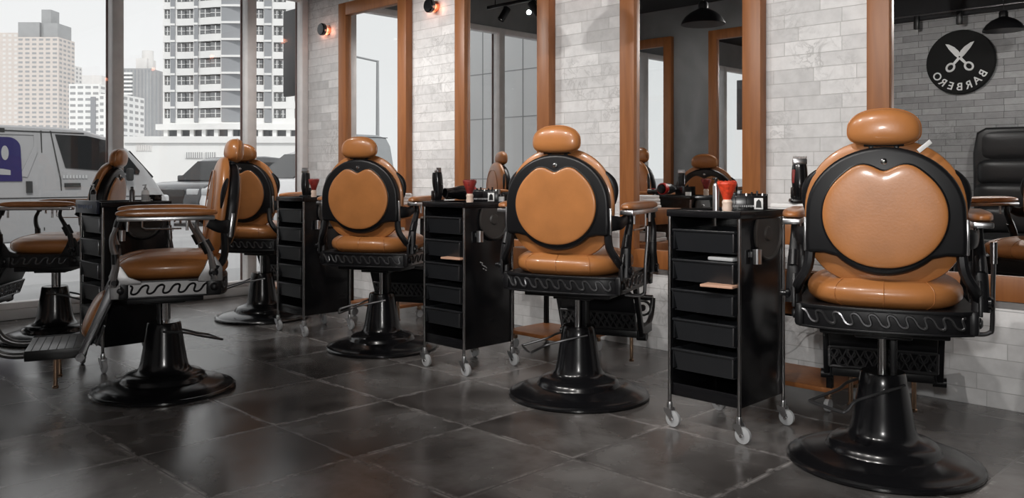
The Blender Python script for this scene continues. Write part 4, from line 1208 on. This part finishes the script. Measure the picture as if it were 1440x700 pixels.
def van(x, y, rz, label, paint, logo=False, H=1.0):
    r = empty('delivery_van', (x, y, GZ), rz, label, 'van')
    W, tum, zb, Lv = 1.72, 0.10, 1.0, 4.72
    out = [(0.03, 0.35), (0.0, 0.6), (0.02, 1.2), (0.10, 1.75), (0.22, 1.93), (0.5, 1.985), (2.0, 2.0), (3.1, 1.985), (3.45, 1.95), (3.75, 1.86), (4.05, 1.68), (4.30, 1.41), (4.47, 1.18), (4.60, 0.98), (4.68, 0.84), (4.72, 0.66), (4.72, 0.40), (4.62, 0.30), (2.0, 0.28)]
    out = [(a, b * H) for a, b in out]
    body_loft(out, W, tum, zb).build('body', paint, r)
    g = MB()
    side_panel(g, [(2.99, 1.88 * H), (3.44, 1.87 * H), (3.77, 1.80 * H), (3.77, 1.33 * H), (3.12, 1.38 * H)], W, tum, zb)
    side_panel(g, [(3.87, 1.74 * H), (4.0, 1.62 * H), (4.22, 1.34 * H), (4.20, 1.28 * H), (3.87, 1.32 * H)], W, tum, zb)
    g.build('side_window', M['carglass'], r)
    ws = MB().poly([(-0.70, 4.115, 1.66 * H), (0.70, 4.115, 1.66 * H), (0.76, 4.465, 1.245 * H), (-0.76, 4.465, 1.245 * H), (-0.70, 4.08, 1.60 * H), (0.70, 4.08, 1.60 * H), (0.76, 4.42, 1.19 * H), (-0.76, 4.42, 1.19 * H)],
                   [(0, 1, 2, 3), (4, 7, 6, 5), (0, 4, 5, 1), (3, 2, 6, 7), (0, 3, 7, 4), (1, 5, 6, 2)])
    ws.build('windscreen', M['carglass'], r)
    ln = MB()
    def line(a, b, w=0.008):
        side_panel(ln, [(a[0] - w, a[1]), (a[0] + w, a[1]), (b[0] + w, b[1]), (b[0] - w, b[1])], W, tum, zb, 0.003)
    line((2.80, 1.93 * H), (2.82, 0.45)); line((2.93, 1.93 * H), (3.05, 1.2)); line((3.05, 1.2), (3.08, 0.45)); line((3.98, 0.45), (3.98, 1.25)); line((1.55, 0.45), (1.55, 1.93 * H))
    side_panel(ln, [(0.2, 1.925 * H), (3.4, 1.90 * H), (3.4, 1.915 * H), (0.2, 1.94 * H)], W, tum, zb, 0.002)
    side_panel(ln, [(0.05, 0.93), (4.5, 0.93), (4.5, 0.942), (0.05, 0.942)], W, tum, zb, 0.002)
    side_panel(ln, [(2.25, 1.885 * H), (2.32, 1.885 * H), (2.32, 1.95 * H), (2.25, 1.95 * H)], W, tum, zb, 0.008)
    ln.build('door_line', M['tyre'], r)
    cr = MB()
    side_panel(cr, [(2.05, 1.86 * H), (2.70, 1.86 * H), (2.70, 1.70 * H), (2.50, 1.25), (2.60, 1.24), (2.74, 1.6 * H), (2.74, 1.885 * H), (2.05, 1.885 * H)], W, tum, zb, 0.006)
    cr.build('pressed_crease', paint, r)
    hd = MB()
    side_panel(hd, [(3.10, 1.09), (3.32, 1.09), (3.32, 1.15), (3.10, 1.15)], W, tum, zb, 0.03)
    side_panel(hd, [(2.58, 1.01), (2.66, 1.01), (2.66, 1.18), (2.58, 1.18)], W, tum, zb, 0.02)
    hd.build('door_handle', M['tyre'], r)
    nm = MB()
    for k in range(8): side_panel(nm, [(3.08 + k * 0.045, 1.22), (3.11 + k * 0.045, 1.22), (3.11 + k * 0.045, 1.27), (3.08 + k * 0.045, 1.27)], W, tum, zb, 0.005)
    nm.build('model_script', M['bgrey'], r)
    mi = MB()
    for sx in (-1, 1): mi.box((sx * 0.95, 4.02, 1.28), (0.15, 0.08, 0.20), 0.03, 3).cyl((sx * 0.84, 4.0, 1.25), (sx * 0.93, 4.02, 1.28), 0.02)
    mi.build('wing_mirror', M['tyre'], r)
    bp = MB().b2((-0.84, 4.66, 0.34), (0.84, 4.78, 0.56), 0.04, 3).b2((-0.84, -0.05, 0.34), (0.84, 0.06, 0.56), 0.04, 3)
    bp.build('bumper', M['cargrey'], r)
    MB().b2((-0.45, 4.66, 0.70), (0.45, 4.735, 0.82), 0.02).build('grille', M['tyre'], r)
    hl = MB()
    for sx in (-1, 1): hl.box((sx * 0.68, 4.64, 0.84), (0.26, 0.14, 0.22), 0.04, 3)
    hl.build('headlight', M['clear'], r)
    rl = MB()
    for sx in (-1, 1): rl.box((sx * 0.80, 0.0, 0.95), (0.10, 0.05, 0.55), 0.015)
    rl.build('tail_light', M['darkred'], r)
    wt, wr = MB(), MB()
    for sx in (-1, 1):
        for wy in (0.95, 3.62): wheel(wt, wr, sx * 0.76, wy)
    wt.build('tyre', M['tyre'], r); wr.build('wheel_rim', M['bgrey'], r)
    if logo:
        S = (1,)
        lg = MB()
        o = []
        y0, y1, z0, z1 = 1.95, 2.52, 1.18, 1.82
        c = 0.16
        for k in range(9):
            a = PI / 2 * k / 8
            o.append((y1 - c + c * math.sin(PI / 2 - a) , z1 - c + c * math.sin(a)))
        for k in range(9):
            a = PI / 2 * k / 8
            o.append((y0 + c - c * math.sin(a), z1 - c + c * math.cos(a)))
        o += [(y0, z0), (y1 + 0.01, z0)]
        side_panel(lg, o, W, tum, zb, 0.006, (-1,)); 
        lg2 = MB()
        side_panel(lg2, [(2.25 + 0.055 * math.cos(t) * 1.0 + 0.06, 1.585 + 0.105 * math.sin(t)) for t in [2 * PI * k / 20 for k in range(20)]], W, tum, zb, 0.009, (-1,))
        side_panel(lg2, [(y0 - 0.01, 1.29), (2.30, 1.27), (2.38, 1.275), (2.38, 1.35), (2.30, 1.375), (y0 - 0.01, 1.385)], W, tum, zb, 0.009, (-1,))
        lo1 = lg.build('blue_numeral', M['blue'], r)
        lg2.build('numeral_counter', paint, lo1)
    return r
# front van: faces +Y, side towards the shop is local +X ... built with local y forward, so no turn is needed
v = van(-13.8 - 0.86, 5.93 - 4.72, 0, 'white delivery van with a big blue numeral parked outside the window', M['vanpaint'])
# numeral on the side that faces the shop (+X)
def van_logo(r):
    W, tum, zb = 1.72, 0.10, 1.0
    y0, y1, z0, z1, c = 1.95, 2.52, 1.18, 1.82, 0.16
    o = [(y1 + 0.01, z0)]
    for k in range(9):
        a = PI / 2 * k / 8
        o.append((y1 - c + c * math.cos(a), z1 - c + c * math.sin(a)))
    for k in range(9):
        a = PI / 2 * k / 8
        o.append((y0 + c - c * math.sin(a), z1 - c + c * math.cos(a)))
    o.append((y0, z0))
    lg = MB(); side_panel(lg, o, W, tum, zb, 0.008, (1,))
    lo1 = lg.build('blue_numeral', M['blue'], r)
    g = MB()
    side_panel(g, [(2.315 + 0.048 * math.cos(t), 1.59 + 0.105 * math.sin(t)) for t in [2 * PI * k / 20 for k in range(20)]], W, tum, zb, 0.012, (1,))
    side_panel(g, [(y0 - 0.01, 1.29), (2.38, 1.27), (2.38, 1.34), (2.28, 1.36), (y0 - 0.01, 1.37)], W, tum, zb, 0.012, (1,))
    g.build('numeral_counter', M['vanpaint'], lo1)
van_logo(v)
v2 = van(-18.0, -5.0, 0, 'grey high-roof van parked further along, seen in the sky mirror', M['cargrey'], H=1.14)

def suv(x, y, rz, label, paint, name='parked_suv', Hs=1.0):
    r = empty(name, (x, y, GZ), rz, label, 'car')
    W, Lc = 1.9, 4.7
    low = [(0.02, 0.45), (0.0, 0.8), (0.06, 1.08), (0.3, 1.12), (3.3, 1.12), (3.9, 1.10), (4.45, 1.02), (4.62, 0.90), (4.70, 0.65), (4.68, 0.38), (4.5, 0.30), (0.2, 0.30)]
    body_loft([(a, b * Hs) for a, b in low], W, 0.03, 0.8).build('body', paint, r)
    top = [(0.10, 1.0), (0.22, 1.40), (0.42, 1.68), (0.7, 1.76), (1.6, 1.80), (2.4, 1.76), (2.72, 1.66), (3.45, 1.10), (3.45, 1.0)]
    body_loft([(a, b * Hs) for a, b in top], W - 0.12, 0.28, 1.0 * Hs).build('cabin', paint, r)
    g = MB()
    side_panel(g, [(0.42, 1.16 * Hs), (1.18, 1.16 * Hs), (1.18, 1.62 * Hs), (0.62, 1.60 * Hs)], W - 0.12, 0.28, 1.0 * Hs, 0.006)
    side_panel(g, [(1.25, 1.16 * Hs), (2.12, 1.16 * Hs), (2.12, 1.62 * Hs), (1.25, 1.64 * Hs)], W - 0.12, 0.28, 1.0 * Hs, 0.006)
    side_panel(g, [(2.19, 1.16 * Hs), (3.16, 1.16 * Hs), (2.62, 1.60 * Hs), (2.19, 1.62 * Hs)], W - 0.12, 0.28, 1.0 * Hs, 0.006)
    g.poly([(-0.70, 2.76, 1.655 * Hs), (0.70, 2.76, 1.655 * Hs), (0.80, 3.42, 1.15 * Hs), (-0.80, 3.42, 1.15 * Hs), (-0.70, 2.70, 1.62 * Hs), (0.70, 2.70, 1.62 * Hs), (0.80, 3.38, 1.10 * Hs), (-0.80, 3.38, 1.10 * Hs)],
           [(0, 1, 2, 3), (4, 7, 6, 5), (0, 4, 5, 1), (3, 2, 6, 7), (0, 3, 7, 4), (1, 5, 6, 2)])
    g.build('window_glass', M['carglass'], r)
    hl = MB()
    for sx in (-1, 1): hl.box((sx * 0.72, 4.60, 0.86 * Hs), (0.34, 0.14, 0.15), 0.03, 3)
    hl.build('headlight', M['clear'], r)
    gr = MB().b2((-0.5, 4.62, 0.55), (0.5, 4.71, 0.92 * Hs), 0.03)
    gr.build('grille', M['tyre'], r)
    MB().b2((-0.93, 4.60, 0.36), (0.93, 4.76, 0.54), 0.05, 3).b2((-0.93, -0.06, 0.40), (0.93, 0.08, 0.62), 0.05, 3).build('bumper', paint, r)
    mi = MB()
    for sx in (-1, 1): mi.box((sx * 1.03, 3.02, 1.20 * Hs), (0.2, 0.12, 0.15), 0.04, 3).cyl((sx * 0.88, 3.02, 1.13 * Hs), (sx * 0.98, 3.02, 1.16 * Hs), 0.02)
    mi.build('wing_mirror', paint, r)
    dl = MB()
    for yy in (1.2, 2.16, 3.15): side_panel(dl, [(yy - 0.006, 0.45), (yy + 0.006, 0.45), (yy + 0.006, 1.08), (yy - 0.006, 1.08)], W, 0.03, 0.8, 0.003)
    dl.build('door_line', M['tyre'], r)
    wt, wr = MB(), MB()
    for sx in (-1, 1):
        for wy in (0.85, 3.75): wheel(wt, wr, sx * 0.85, wy, 0.37, 0.24)
    wt.build('tyre', M['tyre'], r); wr.build('wheel_rim', M['bgrey'], r)
    return r
suv(-16.9, 12.95, PI, 'white off-road car outside, right of the white van', M['carwhite'], Hs=1.06)
suv(-22.97, 13.16, R(205), 'dark off-road car between the white van and the white car', M['cardark'])

# street lamp seen in the first mirror
slx = empty('street_lamp', (-40.9, -21.7, GZ), R(0), 'tall street lamp with one arm seen in the sky mirror', 'street lamp')
MB().cyl((0, 0, 0), (0, 0, 8.0), 0.13, 0.08).build('pole', M['bgrey'], slx)
MB().cyl((0, 0, 7.95), (-1.3, 1.3, 8.35), 0.06).build('arm', M['bgrey'], slx)
MB().box((-1.5, 1.5, 8.4), (0.9, 0.3, 0.14), 0.04, rot=Matrix.Rotation(R(135), 3, 'Z')).build('lamp_head', M['bgrey'], slx)

# buildings ------------------------------------------------------------------
def facade(name, label, x0, x1, ytop, t, floors_px, cols, wall, glass, ybase=240, depth=18, rz=45, wfrac=0.5, hfrac=0.5, extra=None):
    cx, cy = PX((x0 + x1) / 2, t)
    w = (x1 - x0) / FPX * t
    ztop = ZZ(ytop, t)
    fh = floors_px / FPX * t
    r = empty(name, (cx, cy, GZ), R(rz), label, 'building')
    MB().b2((-w / 2, 0, 0), (w / 2, depth, ztop - GZ)).build('walls', wall, r)
    wn = MB()
    zt = ztop - GZ - fh * 0.35
    cw_ = w / cols
    nf = min(int((zt - 2) / fh), 60)
    V, Fc = [], []
    def q(ax, az, bx, bz, side=0):
        i = len(V)
        if side == 0: V.extend([(ax, -0.06, az), (bx, -0.06, az), (bx, -0.06, bz), (ax, -0.06, bz), (ax, 0.02, az), (bx, 0.02, az), (bx, 0.02, bz), (ax, 0.02, bz)])
        else: V.extend([(side * (w / 2 + 0.06), ax, az), (side * (w / 2 + 0.06), bx, az), (side * (w / 2 + 0.06), bx, bz), (side * (w / 2 + 0.06), ax, bz), (side * (w / 2 - .02), ax, az), (side * (w / 2 - .02), bx, az), (side * (w / 2 - .02), bx, bz), (side * (w / 2 - .02), ax, bz)])
        Fc.extend([(i, i + 1, i + 2, i + 3), (i + 7, i + 6, i + 5, i + 4), (i, i + 4, i + 5, i + 1), (i + 3, i + 2, i + 6, i + 7), (i, i + 3, i + 7, i + 4), (i + 1, i + 5, i + 6, i + 2)])
    for f in range(nf):
        z = zt - f * fh
        for c in range(cols):
            xa = -w / 2 + (c + 0.5 - wfrac / 2) * cw_
            q(xa, z - fh * hfrac, xa + cw_ * wfrac, z)
        for c in range(4):
            ya = (c + 0.25) * depth / 4
            for sd in (-1, 1): q(ya, z - fh * hfrac, ya + depth / 4 * wfrac, z, sd)
    wn.poly(V, Fc).build('windows', glass, r)
    return r, w, ztop - GZ

b, w, zt = facade('apartment_tower', 'beige high-rise tower with grey crown at the left edge of skyline', 24, 82, 52, 480, 6.4, 6, M['bbeige'], M['bgrey'], wfrac=0.62, hfrac=0.45)
MB().b2((-w / 2, 1, zt), (w * 0.02, 16, zt + 8.5)).b2((w * 0.12, 1, zt), (w * 0.12 + w * 0.34, 16, zt + 8)).b2((w * 0.02, 3, zt), (w * 0.25, 12, zt + 16)).build('crown', M['bgrey'], b)
facade('apartment_tower', 'pale beige tower left of the crowned high-rise', -14, 26, 46, 520, 6.4, 5, M['bbeige'], M['bpale'], wfrac=0.5, hfrac=0.5)
facade('apartment_tower', 'narrow pale tower right behind the crowned high-rise', 80, 96, 90, 560, 6.0, 3, M['bpale'], M['bgrey'])
b, w, zt = facade('office_block', 'white low block with a stair strip behind the van roof', 97, 140, 118, 330, 8.5, 4, M['bwhite'], M['bgrey'], wfrac=0.7, hfrac=0.4)
MB().b2((w * 0.22, -0.4, 0), (w * 0.38, 0, zt - 5)).build('stair_strip', M['bglass'], b)
facade('office_block', 'grey-topped block beside the first window mullion', 139, 172, 132, 300, 9, 4, M['bwhite'], M['bgrey'], wfrac=0.6, hfrac=0.45)
facade('apartment_tower', 'hazy grey tower peeking above the white low blocks', 112, 143, 106, 700, 5, 5, M['bpale'], M['bpale'])
b, w, zt = facade('office_tower', 'grey office tower with white balconies left of the big white tower', 173, 212, 96, 400, 5.6, 8, M['bgrey'], M['bglass'], wfrac=0.35, hfrac=0.9)
bl = MB()
for k in range(26): bl.b2((-w / 2 - 0.6, -1.2, zt - 2 - k * 1.9 - 0.9), (-w * 0.14, 0, zt - 2 - k * 1.9))
bl.build('balcony_bands', M['bwhite'], b)
MB().b2((-w * 0.1, 2, zt), (w * 0.3, 12, zt + 5)).cyl((w * 0.2, 6, zt), (w * 0.2, 6, zt + 9), 2.6, n=20).build('roof_drum', M['bpale'], b)
facade('office_tower', 'slim grey tower touching the left edge of big white tower', 213, 230, 108, 420, 7, 3, M['bgrey'], M['bglass'])

# the big white tower, 3 m floors
def big_tower():
    t = 150.0
    r = empty('apartment_tower', (*PX(326, t), GZ), R(45), 'big white apartment tower with dark glass strips filling the middle panes', 'building')
    k = t / FPX
    def X(px): return (px - 326) * k
    zb = ZZ(176, t) - GZ
    H = ZZ(-60, t) - GZ
    core = MB().b2((X(229), 0.8, zb), (X(318), 16, H)).b2((X(318), 0.8, zb), (X(440), 16, H))
    core.build('walls', M['bwhite'], r)
    fl, dk, wn, tr = MB(), MB(), MB(), MB()
    fh = 23.3 * k
    nf = int((H - zb) / fh)
    def dep(px):   # gently curved front
        u = (px - 320) / 40
        return -2.2 * math.exp(-u * u) 
    for f in range(nf):
        z = zb + f * fh
        # white balcony slabs following the curve
        pts = []
        for px in range(229, 441, 8): pts.append((X(px), dep(px)))
        o = pts + [(X(440), 1.0), (X(229), 1.0)]
        fl.prism(o, z, z + fh * 0.42, 'xy')
        for (a, b_, n) in ((231, 239, 1), (249, 274, 2), (284, 316, 2), (359, 371, 1), (385, 402, 2), (414, 420, 1)):
            wd = (b_ - a) / n
            for c in range(n):
                xa, xb = a + c * wd + 1.0, a + (c + 1) * wd - 1.0
                y = (dep(xa) + dep(xb)) / 2 + 0.25
                wn.b2((X(xa), y, z + fh * 0.45), (X(xb), y + 1.2, z + fh * 0.92))
                tr.b2((X(xa), y - 0.1, z + fh * 0.66), (X(xb), y, z + fh * 0.69)).b2((X((xa + xb) / 2) - 0.06, y - 0.1, z + fh * 0.45), (X((xa + xb) / 2) + 0.06, y, z + fh * 0.92))
        for (a, b_) in ((229, 231), (239, 249), (274, 284), (316, 319), (343, 359), (371, 385), (402, 414), (420, 440)):
            fl.b2((X(a), dep((a + b_) / 2) + 0.05, z + fh * 0.42), (X(b_), 1.2, z + fh))
    for (a, b_) in ((240.5, 247), (275.5, 282), (318, 344), (373, 383)):
        q = [a + (b_ - a) * e / 6 for e in range(7)]
        dk.prism([(X(u), dep(u) - 0.25) for u in q] + [(X(b_), 1.2), (X(a), 1.2)], zb + 0.5, H, 'xy')
    for f in range(nf):
        z = zb + f * fh
        tr.b2((X(240.5), dep(244) - 0.35, z), (X(247), 0, z + 0.35)).b2((X(275.5), dep(279) - 0.35, z), (X(282), 0, z + 0.35)).b2((X(318), -2.6, z), (X(344), 0, z + 0.35)).b2((X(373), dep(378) - 0.4, z), (X(383), 0, z + 0.35))
    fl.build('floor_slabs', M['bwhite'], r); dk.build('glass_strips', M['bglass'], r); wn.build('windows', M['bdark'], r); tr.build('window_bars', M['bwhite'], r)
    # podium
    zl = ZZ(193, t) - GZ
    pd = MB().b2((X(180), -4, 0), (X(470), 14, zl))
    lip = [(X(px), dep(px) - 1.6) for px in range(224, 445, 6)]
    pd.prism(lip + [(X(444), 8), (X(224), 8)], zb - 0.9, zb + 0.1, 'xy')
    for px in range(234, 440, 19): pd.b2((X(px), dep(px) - 1.2, zl), (X(px) + 0.7, dep(px) - 0.4, zb - 0.8))
    pd.build('podium', M['bwhite'], r)
    rc = MB()
    for px in range(228, 438, 10): rc.b2((X(px), dep(px + 5) + 0.6, zl - 0.2), (X(px + 10), 3, zb - 0.8))
    rc.build('podium_recess', M['bglass'], r)
    return r
big_tower()
# white site wall across the road
t = 62.0
sw = empty('site_wall', (*PX(300, t), GZ), R(45), 'low white building across the road behind the parked cars', 'building')
k = t / FPX
MB().b2((-125 * k, 0, 0), (150 * k, 1.0, ZZ(196, t) - GZ)).b2((-125 * k, -0.15, ZZ(196, t) - GZ - 0.25), (150 * k, 1.1, ZZ(196, t) - GZ)).build('walls', M['bwhite'], sw)
wn = MB()
for (a, b_) in ((262, 285), (288, 303)):
    wn.b2(((a - 300) * k, -0.08, ZZ(222, t) - GZ), ((b_ - 300) * k, 0.05, ZZ(214, t) - GZ))
wn.build('windows', M['bgrey'], sw)
wb = MB()
for a in range(262, 304, 3): wb.b2(((a - 300) * k - 0.03, -0.12, ZZ(222, t) - GZ), ((a - 300) * k + 0.03, -0.08, ZZ(214, t) - GZ))
wb.build('window_bars', M['bwhite'], sw)
# faint raised lettering blocks on the white building, too soft to read
lt = MB()
for kx in range(7):
    lt.b2(((192 + kx * 3.2 - 300) * k, -0.06, ZZ(212, t) - GZ), ((194.2 + kx * 3.2 - 300) * k, 0.0, ZZ(204, t) - GZ))
lt.build('faint_lettering', M['bpale'], sw)

# ------------------------------------------------------------------ light
w = bpy.data.worlds.new('overcast_sky'); SC.world = w
w.use_nodes = True
nt = w.node_tree
bg = nt.nodes['Background']
tc = N(nt, 'ShaderNodeTexCoord'); sp = N(nt, 'ShaderNodeSeparateXYZ'); rp = N(nt, 'ShaderNodeValToRGB')
L(nt, tc, 'Generated', sp, 'Vector'); L(nt, sp, 'Z', rp, 'Fac')
rp.color_ramp.elements[0].position = 0.0; rp.color_ramp.elements[0].color = (0.92, 0.92, 0.92, 1)
rp.color_ramp.elements[1].position = 0.6; rp.color_ramp.elements[1].color = (0.84, 0.845, 0.85, 1)
L(nt, rp, 'Color', bg, 'Color')
bg.inputs['Strength'].default_value = 1.13

def light(name, typ, loc, energy, color=(1, 1, 1), rot=None, aim=None, **kw):
    l = bpy.data.lights.new(name, typ); l.energy = energy; l.color = color
    for a, b_ in kw.items(): setattr(l, a, b_)
    o = bpy.data.objects.new(name, l); COL.objects.link(o); o.location = loc
    if aim is not None: o.rotation_euler = (Vector(aim) - Vector(loc)).to_track_quat('-Z', 'Y').to_euler()
    return o
light('sun', 'SUN', (0, 0, 40), 2.2, (1, 0.98, 0.95), aim=(-30, 12, 0), angle=R(3))
# photographer's flash just above the lens
light('camera_flash', 'AREA', (-0.02, 0.02, 1.17), 30, (1, 0.985, 0.96), aim=(-2.6, 3.6, 0.9), size=0.09)
# spotlights of the window track, plus brightening ones on the added tracks
for (x, y, tx, ty, e) in ((-5.83, 2.35, -6.0, 4.0, 60), (-5.43, 2.35, -5.0, 4.0, 60), (-4.97, 2.35, -4.4, 4.0, 60), (-3.65, 0.75, -3.4, 4.0, 100), (-2.75, 0.75, -2.7, 4.0, 100), (-1.75, 0.75, -1.7, 4.0, 100), (-0.85, 0.75, -0.8, 4.0, 100), (-4.6, 1.9, -5.2, -0.3, 50), (-2.9, 1.9, -2.9, -0.3, 70), (-1.2, 1.9, -1.3, -0.3, 70)):
    light('track_spot', 'SPOT', (x, y + (0.07 if ty > 0 else -0.07), 2.50), e, (1, 0.96, 0.92), aim=(tx, ty, 1.0), spot_size=R(95), spot_blend=0.8, shadow_soft_size=0.018)

# ------------------------------------------------------------------ camera
cam = bpy.data.cameras.new('camera'); co = bpy.data.objects.new('camera', cam); COL.objects.link(co)
co.location = (0, 0, 1.0)
co.rotation_euler = (R(90), 0, R(45))
cam.sensor_width = 36; cam.lens = 36 * FPX / 1440
cam.shift_y = -(350 - YH) / 1440
cam.clip_end = 2000; cam.clip_start = 0.02
SC.camera = co
SC.view_settings.view_transform = 'Standard'
SC.view_settings.look = 'None'
SC.view_settings.exposure = 0.0
SC.view_settings.gamma = 1.0
SC.view_settings.use_curve_mapping = False
